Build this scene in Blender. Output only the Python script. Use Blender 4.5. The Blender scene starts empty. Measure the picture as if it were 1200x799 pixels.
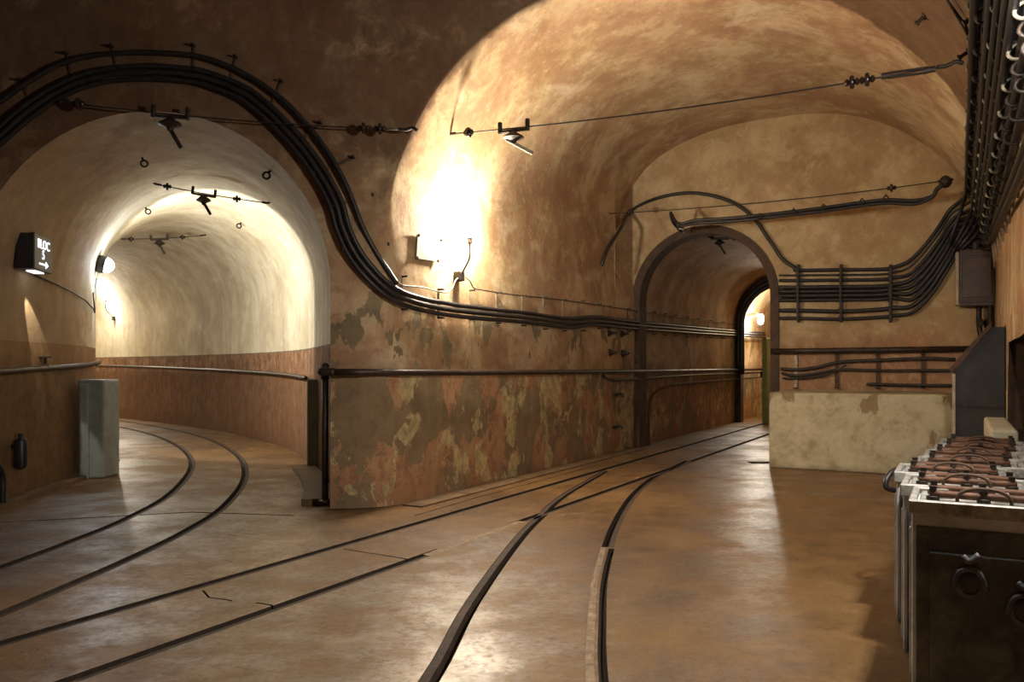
import bpy, bmesh, math, random
from mathutils import Vector, Matrix, noise
random.seed(7)
C = bpy.context.scene.collection
PI = math.pi
H = 1.15            # camera height
F = 950.0           # focal length in pixels of the 1200 px frame
HY = 430.0          # horizon row
US, UC = 0.4833, 0.8755   # main tunnel axis (sin, cos of its yaw)

def W(s, t, z=0.0):                 # tunnel frame -> world
    return Vector((s*US + t*UC, s*UC - t*US, z))
def ST(x, y):                       # world -> tunnel frame
    return (x*US + y*UC, x*UC - y*US)
def FL(px, py, z=0.0):              # point of the floor seen at a pixel of the photograph
    Y = (H-z)*F/(py-HY)
    return Vector(((px-600)/F*Y, Y, z))
def lerp(a, b, f): return a+(b-a)*f
def sm(a, b, x):
    f = max(0.0, min(1.0, (x-a)/(b-a))); return f*f*(3-2*f)

# ------------------------------------------------------------------ mesh helpers
class MB:
    def __init__(s): s.v = []; s.f = []
    def add(s, vs, fs):
        o = len(s.v); s.v += [tuple(p) for p in vs]; s.f += [tuple(i+o for i in f) for f in fs]; return s
    def bm(s, b):
        b.verts.ensure_lookup_table(); b.verts.index_update()
        s.add([v.co[:] for v in b.verts], [[v.index for v in f.verts] for f in b.faces]); b.free(); return s
    def box(s, size, M=None, c=0.0, seg=1):
        b = bmesh.new(); bmesh.ops.create_cube(b, size=1.0)
        bmesh.ops.scale(b, vec=Vector(size), verts=b.verts)
        if c > 0: bmesh.ops.bevel(b, geom=b.edges[:], offset=c, segments=seg, affect='EDGES', profile=0.5)
        if M is not None: b.transform(M)
        return s.bm(b)
    def grid(s, rows, closed=False):
        n = len(rows[0]); vs = [p for r in rows for p in r]; fs = []
        for i in range(len(rows)-1):
            for j in range(n if closed else n-1):
                k = (j+1) % n
                fs.append((i*n+j, i*n+k, (i+1)*n+k, (i+1)*n+j))
        return s.add(vs, fs)
    def tube(s, pts, r, k=8, cap=True):
        pts = [Vector(p) for p in pts]; rows = []; N = None
        for i, p in enumerate(pts):
            T = (pts[min(i+1, len(pts)-1)] - pts[max(i-1, 0)]).normalized()
            if N is None:
                a = Vector((0,0,1)) if abs(T.z) < .9 else Vector((1,0,0))
                N = (a - T*a.dot(T)).normalized()
            else:
                N = (N - T*N.dot(T)).normalized()
            B = T.cross(N); rr = r[i] if isinstance(r, (list, tuple)) else r
            rows.append([p + (N*math.cos(2*PI*j/k) + B*math.sin(2*PI*j/k))*rr for j in range(k)])
        o = len(s.v); s.grid(rows, True)
        if cap:
            n = len(pts)
            s.f.append(tuple(o+j for j in range(k))); s.f.append(tuple(o+(n-1)*k+j for j in reversed(range(k))))
        return s
    def lathe(s, prof, M=None, k=16):            # prof: (r, z)
        rows = [[Vector((r*math.cos(2*PI*j/k), r*math.sin(2*PI*j/k), z)) for j in range(k)] for r, z in prof]
        if M is not None: rows = [[M @ p for p in r] for r in rows]
        o = len(s.v); s.grid(rows, True); n = len(prof)
        s.f.append(tuple(o+j for j in reversed(range(k)))); s.f.append(tuple(o+(n-1)*k+j for j in range(k)))
        return s
    def prism(s, poly, M, h):                    # polygon in local xy, extruded 0..h in z
        n = len(poly)
        vs = [M @ Vector((x, y, 0)) for x, y in poly] + [M @ Vector((x, y, h)) for x, y in poly]
        fs = [tuple(reversed(range(n))), tuple(range(n, 2*n))] + [(i, (i+1) % n, n+(i+1) % n, n+i) for i in range(n)]
        return s.add(vs, fs)
    def build(s, name, mat, parent=None, smooth=False, angle=None):
        me = bpy.data.meshes.new(name); me.from_pydata(s.v, [], s.f); me.validate()
        b = bmesh.new(); b.from_mesh(me); bmesh.ops.recalc_face_normals(b, faces=b.faces[:]); b.to_mesh(me); b.free()
        if smooth:
            me.polygons.foreach_set('use_smooth', [True]*len(me.polygons))
            if angle: 
                try: me.set_sharp_from_angle(angle=angle)
                except Exception: pass
        me.materials.append(mat)
        o = bpy.data.objects.new(name, me); C.objects.link(o)
        if parent is not None:
            o.parent = parent; me.transform((parent.parent or parent).matrix_world.inverted())
        return o

def T(p): return Matrix.Translation(Vector(p))
def frame(o, x, z):                               # orthonormal frame, local x and z given
    x = Vector(x).normalized(); z = Vector(z); z = (z - x*z.dot(x)).normalized(); y = z.cross(x)
    m = Matrix((( x.x, y.x, z.x, o[0]), (x.y, y.y, z.y, o[1]), (x.z, y.z, z.z, o[2]), (0,0,0,1)))
    return m
def tag(o, label, cat, group=None, kind=None):
    o['label'] = label; o['category'] = cat
    if group: o['group'] = group
    if kind: o['kind'] = kind
    return o
def thing(name, label, cat, M=None, group=None):
    o = bpy.data.objects.new(name, None); C.objects.link(o); o.empty_display_size = .1
    if M is not None: o.matrix_world = M
    bpy.context.view_layer.update()
    return tag(o, label, cat, group)
def struct(o): o['kind'] = 'structure'; return o
def copy_tree(o, M, label, group=None):
    r = o.copy(); C.objects.link(r); r.matrix_world = M; r['label'] = label
    if group: r['group'] = group
    for ch in list(o.children):
        c = ch.copy(); C.objects.link(c); c.parent = r
        for g in list(ch.children):
            d = g.copy(); C.objects.link(d); d.parent = c
    return r
def crom(pts, n=8):                               # Catmull-Rom through points
    pts = [Vector(p) for p in pts]
    P = [pts[0]*2-pts[1]] + pts + [pts[-1]*2-pts[-2]]; out = []
    for i in range(1, len(P)-2):
        a, b, c, d = P[i-1:i+3]
        for k in range(n):
            t = k/n
            out.append(0.5*((2*b) + (c-a)*t + (2*a-5*b+4*c-d)*t*t + (3*b-a-3*c+d)*t**3))
    out.append(pts[-1]); return out
ORD = ['first','second','third','fourth','fifth','sixth','seventh','eighth','ninth','tenth','eleventh','twelfth','thirteenth',
       'fourteenth','fifteenth','sixteenth','seventeenth','eighteenth','nineteenth','twentieth','twenty-first','twenty-second','twenty-third','twenty-fourth']

# ------------------------------------------------------------------ materials
class NT:
    def __init__(s, name):
        s.m = bpy.data.materials.new(name); s.m.use_nodes = True; s.t = s.m.node_tree; s.n = s.t.nodes
        s.b = s.n['Principled BSDF']
        s.co = s.n.new('ShaderNodeTexCoord').outputs['Object']
    def put(s, sock, v):
        if isinstance(v, bpy.types.NodeSocket): s.t.links.new(v, sock)
        elif isinstance(v, (tuple, list)) and len(v) == 3 and sock.type == 'RGBA': sock.default_value = (*v, 1)
        else: sock.default_value = v
    def map(s, scale, loc=(0,0,0)):
        n = s.n.new('ShaderNodeMapping'); s.put(n.inputs['Vector'], s.co)
        n.inputs['Scale'].default_value = scale; n.inputs['Location'].default_value = loc; return n.outputs[0]
    def noise(s, scale, detail=6, rough=.6, vec=None, dist=0.0):
        n = s.n.new('ShaderNodeTexNoise'); s.put(n.inputs['Vector'], vec or s.co)
        n.inputs['Scale'].default_value = scale; n.inputs['Detail'].default_value = detail
        n.inputs['Roughness'].default_value = rough; n.inputs['Distortion'].default_value = dist
        return n.outputs['Fac']
    def ramp(s, fac, stops):
        n = s.n.new('ShaderNodeValToRGB'); s.put(n.inputs[0], fac); e = n.color_ramp.elements
        while len(e) < len(stops): e.new(.5)
        for el, (p, c) in zip(e, stops):
            el.position = p; el.color = (c, c, c, 1) if isinstance(c, (int, float)) else (*c, 1)
        return n.outputs[0]
    def mix(s, fac, a, b, mode='MIX'):
        n = s.n.new('ShaderNodeMix'); n.data_type = 'RGBA'; n.blend_type = mode
        s.put(n.inputs['Factor'], fac); s.put(n.inputs['A'], a) if False else None
        s.put(n.inputs[6], a); s.put(n.inputs[7], b); return n.outputs[2]
    def math(s, op, a, b=0.0, c=None, clamp=False):
        n = s.n.new('ShaderNodeMath'); n.operation = op; n.use_clamp = clamp
        s.put(n.inputs[0], a); s.put(n.inputs[1], b)
        if c is not None: s.put(n.inputs[2], c)
        return n.outputs[0]
    def sep(s):
        n = s.n.new('ShaderNodeSeparateXYZ'); s.put(n.inputs[0], s.co); return n.outputs
    def step(s, x, a, b):
        n = s.n.new('ShaderNodeMapRange'); n.interpolation_type = 'SMOOTHSTEP'
        s.put(n.inputs['Value'], x); n.inputs['From Min'].default_value = a; n.inputs['From Max'].default_value = b
        return n.outputs[0]
    def bump(s, h, strength=.3, dist=.02):
        n = s.n.new('ShaderNodeBump'); n.inputs['Strength'].default_value = strength; n.inputs['Distance'].default_value = dist
        s.put(n.inputs['Height'], h); s.put(s.b.inputs['Normal'], n.outputs[0])
    def out(s, col, rough=.8, metal=0.0, spec=None):
        s.put(s.b.inputs['Base Color'], col); s.put(s.b.inputs['Roughness'], rough); s.put(s.b.inputs['Metallic'], metal)
        if spec is not None: s.b.inputs['Specular IOR Level'].default_value = spec
        return s.m

def plaster(name, hi, mid, lo, stain, dado=None, dado2=None, dado_z=1.33, soft=.10, line=False, peel=None, peel_th=.585,
            soot_shade=None, streak=.5, streak_vec=(3.2,3.2,.35), wavy=None, rough=.8, mott=.55, dado3=None, tint=None, lowband=None, mouth_shade=None):
    n = NT(name); xyz = n.sep(); z = xyz[2]
    n1 = n.noise(.75, 8, .62, dist=.2)
    n2 = n.noise(2.3, 8, .68, dist=.25)
    n3 = n.noise(17, 8, .7)
    ns = n.noise(1.0, 7, .62, vec=n.map(streak_vec))
    nf = n.noise(7.0, 9, .75, vec=n.map((1.0,1.0,.7), (3,1,7)), dist=.15)
    col = n.ramp(n.math('ADD', n.math('MULTIPLY', n1, .6), n.math('MULTIPLY', n2, .4)), [(.40, lo), (.49, mid), (.57, hi)])
    if tint: col = n.mix(n.math('MULTIPLY', n.ramp(n.noise(.9, 7, .66, vec=n.map((1,1,1), (21,3,8)), dist=.3), [(.47, 0.0), (.58, 1.0)]), .6), col, tint)
    col = n.mix(n.math('MULTIPLY', n.ramp(ns, [(.46, 0.0), (.66, 1.0)]), streak), col, stain)
    col = n.mix(n.math('MULTIPLY', n.ramp(nf, [(.54, 0.0), (.72, 1.0)]), .55), col, hi)
    col = n.mix(n.math('MULTIPLY', n.ramp(nf, [(.28, 1.0), (.44, 0.0)]), .45), col, lo)
    na = n.noise(1.9, 11, .74, vec=n.map((1,1,1.1), (9,4,2)), dist=.35)
    nb_ = n.noise(11.0, 8, .78, vec=n.map((1,1,.85), (2,6,5)), dist=.1)
    col = n.mix(n.math('MULTIPLY', n.ramp(na, [(.51, 0.0), (.57, 1.0)]), mott), col, stain)
    col = n.mix(n.math('MULTIPLY', n.ramp(na, [(.41, 1.0), (.47, 0.0)]), mott), col, hi)
    col = n.mix(n.math('MULTIPLY', n.ramp(nb_, [(.56, 0.0), (.66, 1.0)]), mott*.55), col, tuple(min(.85, c*1.25) for c in hi))
    col = n.mix(n.math('MULTIPLY', n.ramp(nb_, [(.34, 1.0), (.43, 0.0)]), mott*.5), col, tuple(c*.55 for c in lo))
    if wavy:                                       # brushed, swirling patches in the limewash
        nw = n.noise(1.0, 8, .66, vec=n.map(wavy[0]), dist=.5)
        col = n.mix(n.math('MULTIPLY', n.ramp(nw, [(.55, 0.0), (.68, 1.0)]), wavy[2]), col, wavy[1])
    h = n.math('ADD', n.math('MULTIPLY', n3, .35), n2)
    if dado is not None:
        zz = n.math('ADD', z, n.math('MULTIPLY', n.math('SUBTRACT', n2, .5), soft*3))
        md = n.math('SUBTRACT', 1.0, n.step(zz, dado_z-soft, dado_z+.002))
        nd = n.noise(6.5, 9, .78, vec=n.map((1,1,.8)), dist=.1)
        dado3 = dado3 or mid
        dc = n.ramp(nd, [(.41, dado2), (.5, dado), (.60, dado3)])
        dc = n.mix(n.math('MULTIPLY', n.ramp(ns, [(.42, 0.0), (.62, 1.0)]), .5), dc, dado2)
        dc = n.mix(n.math('MULTIPLY', n.ramp(nb_, [(.55, 0.0), (.64, 1.0)]), mott*.9), dc, dado3)
        dc = n.mix(n.math('MULTIPLY', n.ramp(na, [(.34, 1.0), (.44, 0.0)]), mott), dc, tuple(c*.6 for c in dado2))
        col = n.mix(md, col, dc)
        if line:
            pass
            l1 = n.math('MULTIPLY', n.step(z, dado_z-.012, dado_z-.006), n.math('SUBTRACT', 1.0, n.step(z, dado_z+.004, dado_z+.01)))
            col = n.mix(n.math('MULTIPLY', l1, .75), col, (.05,.025,.015))
        if lowband: col = n.mix(n.math('MULTIPLY', n.math('SUBTRACT', 1.0, n.step(z, lowband-.03, lowband+.02)), .6), col, dado2)
        damp = n.math('SUBTRACT', 1.0, n.step(n.math('ADD', z, n.math('MULTIPLY', n2, .5)), .28, .6))
        col = n.mix(n.math('MULTIPLY', damp, .6), col, dado2)
    if peel is not None:
        npz = n.noise(1.9, 5, .62, vec=n.map((1,1,.8), (4.3,2.2,1.7)), dist=.25)
        npz2 = n.noise(3.4, 4, .6, vec=n.map((1,1,.6), (1.3,8.2,3.7)), dist=.2)
        band = n.math('MULTIPLY', n.step(z, 1.0, 1.25), n.math('SUBTRACT', 1.0, n.step(z, 1.55, 2.1)))
        lowz = n.math('SUBTRACT', 1.0, n.step(z, 1.0, 1.25))
        pk = n.math('MULTIPLY', n.step(npz2, peel_th-.015, peel_th), band)
        pl = n.math('MULTIPLY', n.step(npz, peel_th-.085, peel_th-.07), lowz)
        npz3 = n.noise(2.6, 5, .62, vec=n.map((1,1,.75), (11.3,5.2,2.7)), dist=.3)
        pw = n.math('MULTIPLY', n.step(npz3, peel_th-.05, peel_th-.03), lowz)
        pc = n.ramp(nf, [(.38, (peel[0]*.65, peel[1]*.6, peel[2]*.6)), (.62, peel)])
        pc2 = n.ramp(nb_, [(.36, peel), (.5, (peel[0]*1.9, peel[1]*1.85, peel[2]*1.6)), (.66, (peel[0]*2.9, peel[1]*2.85, peel[2]*2.5))])
        col = n.mix(n.math('MULTIPLY', pl, .8), col, pc)
        col = n.mix(n.math('MULTIPLY', pw, .85), col, pc2)
        col = n.mix(n.math('MULTIPLY', pk, .9), col, pc)
        pm = n.math('MAXIMUM', pl, pk)
        h = n.math('SUBTRACT', h, n.math('MULTIPLY', pm, .25))
    if soot_shade is not None:                           # some soot plus painted shade of the unlit portal face, high up
        col = n.mix(n.math('MULTIPLY', n.math('MULTIPLY', n.step(n.math('ADD', z, n.math('MULTIPLY', n.math('SUBTRACT', n1, .5), 2.6)), soot_shade[0], soot_shade[1]), soot_shade[3]), n.math('SUBTRACT', 1.0, n.step(n.math('ADD', n.math('ADD', xyz[1], n.math('MULTIPLY', xyz[0], -.06)), n.math('MULTIPLY', n.math('SUBTRACT', n2, .5), .3)), 6.63, 6.72))), col, n.ramp(nf, [(.3, soot_shade[2]), (.75, tuple(min(1, c*2.2) for c in soot_shade[2]))]))
    if mouth_shade:  # lamp hood's shade painted in brown over the left wall near the mouth
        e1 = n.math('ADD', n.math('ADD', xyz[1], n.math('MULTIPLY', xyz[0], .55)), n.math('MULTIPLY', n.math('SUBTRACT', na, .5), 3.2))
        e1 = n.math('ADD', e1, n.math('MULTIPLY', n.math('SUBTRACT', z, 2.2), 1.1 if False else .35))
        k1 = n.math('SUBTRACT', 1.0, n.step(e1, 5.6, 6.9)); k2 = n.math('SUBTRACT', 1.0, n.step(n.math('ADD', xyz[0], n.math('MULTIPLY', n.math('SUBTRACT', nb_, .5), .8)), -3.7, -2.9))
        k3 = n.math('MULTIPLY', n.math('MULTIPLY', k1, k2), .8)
        col = n.mix(k3, col, n.ramp(nf, [(.35, mouth_shade), (.68, tuple(c*1.7 for c in mouth_shade))]))
        k4 = n.math('MULTIPLY', k3, n.math('SUBTRACT', 1.0, n.step(n.math('ADD', z, n.math('MULTIPLY', n.math('SUBTRACT', na, .5), .8)), .9, 1.4)))  # the painted shade gets deeper towards the floor
        col = n.mix(k4, col, n.ramp(nb_, [(.38, tuple(c*.4 for c in mouth_shade)), (.62, tuple(c*.85 for c in mouth_shade))]))
    n.bump(h, .35, .03)
    return n.out(col, rough, spec=.25)

M = {}
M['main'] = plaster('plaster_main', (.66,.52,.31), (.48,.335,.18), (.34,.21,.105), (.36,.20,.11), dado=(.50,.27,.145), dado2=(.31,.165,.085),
                    dado_z=1.28, soft=.26, peel=(.27,.225,.13), wavy=((1.3,1.3,1.7), (.80,.70,.50), .6), tint=(.50,.30,.19), soot_shade=(1.9,3.0,(.085,.045,.024),.85))
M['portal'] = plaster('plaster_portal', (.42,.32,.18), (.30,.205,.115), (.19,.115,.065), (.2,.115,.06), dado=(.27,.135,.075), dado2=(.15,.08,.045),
                      dado_z=1.28, soft=.22, peel=(.2,.17,.1), soot_shade=(1.9,3.0,(.085,.045,.024),.85))
M['soot_shade'] = plaster('plaster_sooty', (.16,.11,.065), (.10,.062,.034), (.065,.038,.02), (.08,.045,.022))
M['end'] = plaster('plaster_end', (.64,.50,.30), (.50,.365,.20), (.36,.24,.12), (.40,.245,.135), dado=(.42,.20,.11), dado2=(.34,.22,.12),
                   dado_z=1.7, soft=.35, streak=.3, mott=.5, tint=(.44,.31,.15))
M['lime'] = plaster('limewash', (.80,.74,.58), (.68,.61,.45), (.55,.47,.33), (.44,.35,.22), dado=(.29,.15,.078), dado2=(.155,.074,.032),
                    dado_z=1.37, soft=.012, line=True, streak=.55, streak_vec=(4,4,.3), wavy=((1.5,1.5,2.4), (.85,.82,.7), .4), mott=.22, dado3=(.40,.24,.14), lowband=1.06, mouth_shade=(.24,.14,.062))
M['small'] = plaster('plaster_small', (.64,.47,.29), (.50,.34,.195), (.36,.22,.12), (.3,.175,.095), dado=(.40,.20,.105), dado2=(.26,.125,.06),
                     dado_z=1.25, soft=.2, peel=(.25,.20,.11), peel_th=.64)

def floor_mat():
    n = NT('wet_concrete')
    n1 = n.noise(.8, 8, .62, dist=.2); n2 = n.noise(3.3, 8, .68, dist=.15); n3 = n.noise(38, 6, .7); n4 = n.noise(10, 9, .78, dist=.15)
    ns = n.noise(2.4, 9, .72, vec=n.map((.9,1.1,1)), dist=.2)
    c = n.ramp(n.math('ADD', n.math('MULTIPLY', n1, .55), n.math('MULTIPLY', n2, .45)), [(.38, (.085,.04,.011)), (.5, (.165,.083,.024)), (.62, (.235,.13,.046))])
    c = n.mix(n.math('MULTIPLY', n.ramp(ns, [(.5, 0.0), (.62, 1.0)]), .5), c, (.27,.155,.062))
    c = n.mix(n.math('MULTIPLY', n.ramp(n4, [(.34, 1.0), (.48, 0.0)]), .6), c, (.075,.04,.017))
    n5 = n.noise(26, 8, .75, dist=.4)
    c = n.mix(n.math('MULTIPLY', n.ramp(n5, [(.55, 0.0), (.7, 1.0)]), .4), c, (.29,.19,.09))
    wet = n.ramp(n.math('ADD', n.math('MULTIPLY', n1, .5), n.math('MULTIPLY', ns, .5)), [(.44, 0.0), (.56, 1.0)])
    r = n.math('ADD', .26, n.math('MULTIPLY', wet, .22))
    r = n.math('ADD', r, n.math('MULTIPLY', n.ramp(n4, [(.4, 0.0), (.7, 1.0)]), .16))
    n.bump(n.math('ADD', n.math('ADD', n.math('MULTIPLY', n3, .3), n.math('MULTIPLY', n4, 1.0)), n.math('MULTIPLY', n2, .5)), .42, .02)
    cw = n.math('ADD', .25, n.math('MULTIPLY', n.math('SUBTRACT', 1.0, wet), .75))
    s_ = n.math('MULTIPLY', n.math('MULTIPLY', n.ramp(n5, [(.38, .4), (.52, 1.0)]), n.ramp(n4, [(.36, .45), (.48, 1.0)])), cw)
    n.put(n.b.inputs['Coat Weight'], s_); n.b.inputs['Coat Roughness'].default_value = .37; n.b.inputs['Coat IOR'].default_value = 1.95
    return n.out(c, n.math('ADD', r, .1), spec=.35)
M['floor'] = floor_mat()

def simple(name, c1, c2, scale=12, rough=.6, metal=0.0, bump=.15, spec=None, c3=None):
    n = NT(name); a = n.noise(scale, 7, .65, dist=.4); b = n.noise(scale*4, 5, .7)
    st = [(.38, c1), (.62, c2)] if c3 is None else [(.34, c1), (.5, c2), (.66, c3)]
    col = n.ramp(n.math('ADD', n.math('MULTIPLY', a, .7), n.math('MULTIPLY', b, .3)), st)
    n.bump(a, bump, .004); return n.out(col, rough, metal, spec)
M['cable'] = simple('cable_rubber', (.012,.011,.012), (.035,.030,.028), 20, .42)
M['cable2'] = simple('cable_dusty', (.02,.017,.015), (.06,.048,.036), 15, .6)
M['iron'] = simple('dark_iron', (.018,.013,.011), (.06,.042,.03), 30, .55, .3)
M['pipe'] = simple('painted_pipe', (.022,.014,.011), (.065,.038,.025), 14, .45, .1)
M['rust'] = simple('rusty_steel', (.05,.024,.013), (.12,.06,.03), 26, .7, 0)
M['rail'] = simple('rail_steel', (.03,.017,.01), (.075,.044,.026), 22, .75, 0)
M['strap'] = simple('pale_metal_strap', (.22,.18,.13), (.5,.44,.34), 25, .5, .3)
M['steelbox'] = simple('brown_painted_steel', (.045,.026,.018), (.085,.05,.034), 6, .5)
M['cab'] = simple('dark_grey_plate', (.022,.021,.02), (.045,.041,.036), 5, .6)
M['edge'] = simple('worn_edge', (.3,.24,.17), (.55,.46,.34), 20, .6)
M['conc'] = simple('pale_concrete', (.34,.29,.18), (.52,.46,.31), 4, .85, 0, .4, c3=(.60,.54,.40))
def block_mat():
    n = NT('stained_concrete'); z = n.sep()[2]
    a = n.noise(4, 8, .68, dist=.2); b = n.noise(2.6, 5, .6, vec=n.map((1,1,.55), (5,2,1)), dist=.2); c = n.noise(16, 8, .75)
    col = n.ramp(n.math('ADD', n.math('MULTIPLY', a, .7), n.math('MULTIPLY', c, .3)), [(.38, (.36,.30,.18)), (.5, (.52,.455,.30)), (.62, (.60,.54,.39))])
    m = n.math('ADD', b, n.math('MULTIPLY', n.step(z, .3, .9), .10))
    col = n.mix(n.math('MULTIPLY', n.step(m, .62, .645), .75), col, (.22,.135,.06))
    col = n.mix(n.math('MULTIPLY', n.math('SUBTRACT', 1.0, n.step(n.math('ADD', z, n.math('MULTIPLY', a, .2)), .1, .2)), .5), col, (.2,.14,.07))
    n.bump(a, .4, .01); return n.out(col, .85)
M['block'] = block_mat()
M['jamb'] = simple('blue_grey_jamb', (.24,.27,.25), (.36,.40,.37), 3, .6, 0, .25)
M['kerb'] = simple('kerb_stone', (.10,.058,.028), (.20,.125,.065), 5, .55, 0, .5)
M['rubble'] = simple('sandy_rubble', (.16,.095,.045), (.40,.29,.18), 22, .7, 0, .9)
M['battery'] = simple('battery_case', (.30,.325,.335), (.52,.56,.58), 7, .45, 0, .6, c3=(.68,.72,.74))
M['shaded_front'] = simple('shaded_panel', (.03,.03,.03), (.075,.077,.075), 9, .5, 0, .7, c3=(.15,.15,.14))  # dark colour stands in for the unlit fronts of the battery cells
M['lid'] = simple('battery_lid', (.10,.10,.09), (.30,.29,.26), 18, .45, .1, .5, c3=(.5,.48,.42))
M['redrust'] = simple('orange_rust', (.06,.027,.014), (.17,.075,.036), 30, .65, .2, .6)
M['sheet'] = simple('pale_sheet', (.24,.235,.17), (.31,.305,.23), 3, .7)
M['signbox'] = simple('sign_casing', (.012,.012,.016), (.03,.03,.036), 10, .4)
M['green'] = simple('green_paint', (.16,.22,.05), (.26,.33,.09), 5, .5)
M['porc'] = simple('brown_porcelain', (.02,.012,.01), (.05,.03,.022), 10, .25)
M['frame'] = simple('rusted_frame', (.05,.028,.016), (.105,.06,.034), 7, .75, 0, .5)
M['soil'] = simple('groove_dirt', (.02,.012,.008), (.05,.03,.018), 20, .9)
def emit(name, col, s):
    m = bpy.data.materials.new(name); m.use_nodes = True; b = m.node_tree.nodes['Principled BSDF']
    b.inputs['Base Color'].default_value = (*col, 1); b.inputs['Emission Color'].default_value = (*col, 1)
    b.inputs['Emission Strength'].default_value = s; return m
M['bulb'] = emit('lit_bulb', (1,.93,.8), 60)
M['bulb2'] = emit('lit_globe', (.85,.92,1), 40)
M['letters'] = emit('lit_letters', (.95,.95,1), .32)

# ------------------------------------------------------------------ main gallery: plan and section
TL, TR, TC = -4.07, .36, -1.9
APEX, ZS = 4.43, 2.2
BY0, BK = 6.54, .06
def BL(X): return BY0 + BK*(X+1.446)            # the portal wall in plan
S_STEP, S_END = 10.24, 11.0
def zspring(s): return lerp(2.2, 3.5, max(0, min(1.15, (s-5.4)/4.84)))
def tleft(s, z):
    z0 = zspring(s); n = lerp(2.0, 2.3, max(0, min(1, (s-5.4)/4.84)))
    if z <= z0: return TL
    u = min(1.0, (z-z0)/(APEX-z0)); return TC - (TC-TL)*max(0.0, 1-u**n)**(1/n)
def tright(z):
    if z <= ZS: return TR
    u = min(1.0, (z-ZS)/(APEX-ZS)); return TC + (TR-TC)*math.sqrt(max(0.0, 1-u*u))
def tlun(z):
    u = min(1.0, max(0.0, (z-2.0)/(APEX-2.0))); e = TC - 2.55*max(0.0, 1-u**3)**(1/3)
    return lerp(TL, e, sm(2.2, 3.0, z))
def rough_pt(p, a=.014, f=1.1):
    return p + Vector((noise.noise(p*f), noise.noise(p*f+Vector((7,3,1))), noise.noise(p*f+Vector((2,9,5)))))*a
ZROWS = [2.2*i/22 for i in range(22)] + [2.2 + (APEX-2.2)*math.sin(PI/2*i/46) for i in range(47)]
# mouth of the branch tunnel in the portal wall
MX, MR, MZ = -2.85, 1.39, 1.80
def mouth_half(z):
    if z <= MZ: return MR
    d = z-MZ; return math.sqrt(MR*MR-d*d) if d < MR else 0.0
zr = sorted(set([round(z, 4) for z in ZROWS] + [round(MZ+MR*math.sin(PI/2*i/26), 4) for i in range(27)]))
rows = []
for z in zr:
    a, b = -1.6, 2.2
    for _ in range(50):
        X = (a+b)/2; s, t = ST(X, BL(X))
        if t < tleft(s, z): a = X
        else: b = X
    cor = Vector((a, BL(a), z)); s0, _ = ST(a, BL(a))
    m = lerp(.42, .03, sm(1.5, 2.7, z))
    x0 = MX + mouth_half(z); row = []
    d1 = Vector((-1, -BK, 0)).normalized()
    e1 = cor + d1*min(m, max(.01, (a-x0)*.8)); 
    s2 = s0 + m
    e2 = W(s2, tleft(s2, z), z)
    st = Vector((x0, BL(x0), z))
    for i in range(20): row.append(rough_pt(st.lerp(e1, i/20)))
    for i in range(8):
        f = i/8; row.append(rough_pt(e1*(1-f)**2 + cor*2*f*(1-f) + e2*f*f))
    for i in range(41):
        s = lerp(s2, S_STEP, i/40); row.append(rough_pt(W(s, tleft(s, z), z)))
    rows.append(row)
b = MB().grid(rows)
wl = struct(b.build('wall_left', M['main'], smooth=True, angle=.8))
rows = []
for z in zr:
    x1 = MX - mouth_half(z)
    rows.append([rough_pt(Vector((X, BL(X), z))) for X in [lerp(-7.5, x1, i/24) for i in range(25)]])
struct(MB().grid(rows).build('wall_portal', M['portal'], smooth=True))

# widened bay before the end wall
rows = [[rough_pt(W(lerp(S_STEP, S_END+.05, i/8), tlun(z), z)) for i in range(9)] for z in ZROWS]
struct(MB().grid(rows).build('wall_left_bay', M['main'], smooth=True))
rows = [[W(S_STEP+.003, lerp(tleft(S_STEP, z), min(tlun(z), tleft(S_STEP, z)), f), z) for f in (0, .5, 1)] for z in ZROWS]
struct(MB().grid(rows).build('wall_left_return', M['main']))
# right half of the vault and the right wall (with the low recess)
zt = [ZS + (APEX-ZS)*math.sin(PI/2*i/40) for i in range(41)]
rows = [[rough_pt(W(lerp(-3.5, S_END+.05, i/90), tright(z), z)) for i in range(91)] for z in zt]
struct(MB().grid(rows).build('ceiling', M['main'], smooth=True))
b = MB()
def wallpatch(s0, s1, z0, z1, n, m):
    b.grid([[rough_pt(W(lerp(s0, s1, i/n), TR, lerp(z0, z1, j/m))) for i in range(n+1)] for j in range(m+1)])
wallpatch(-3.5, 5.6, 0, ZS, 40, 12); wallpatch(7.9, S_END+.05, 0, ZS, 16, 12)
wallpatch(5.6, 7.9, 0, .66, 12, 4); wallpatch(5.6, 7.9, 1.36, ZS, 12, 5)
struct(b.build('wall_right', M['main'], smooth=True))
b = MB()
q = lambda s, t, z: W(s, t, z)
s0, s1, t1, z0, z1 = 5.58, 7.92, TR+.75, .64, 1.38
b.add([q(s0,TR-.0,z0), q(s1,TR-.0,z0), q(s1,t1,z0), q(s0,t1,z0), q(s0,TR-.0,z1), q(s1,TR-.0,z1), q(s1,t1,z1), q(s0,t1,z1)],
      [(0,1,2,3), (4,7,6,5), (3,2,6,7), (0,3,7,4), (1,5,6,2)])
struct(b.build('wall_right_recess', M['frame']))
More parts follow.
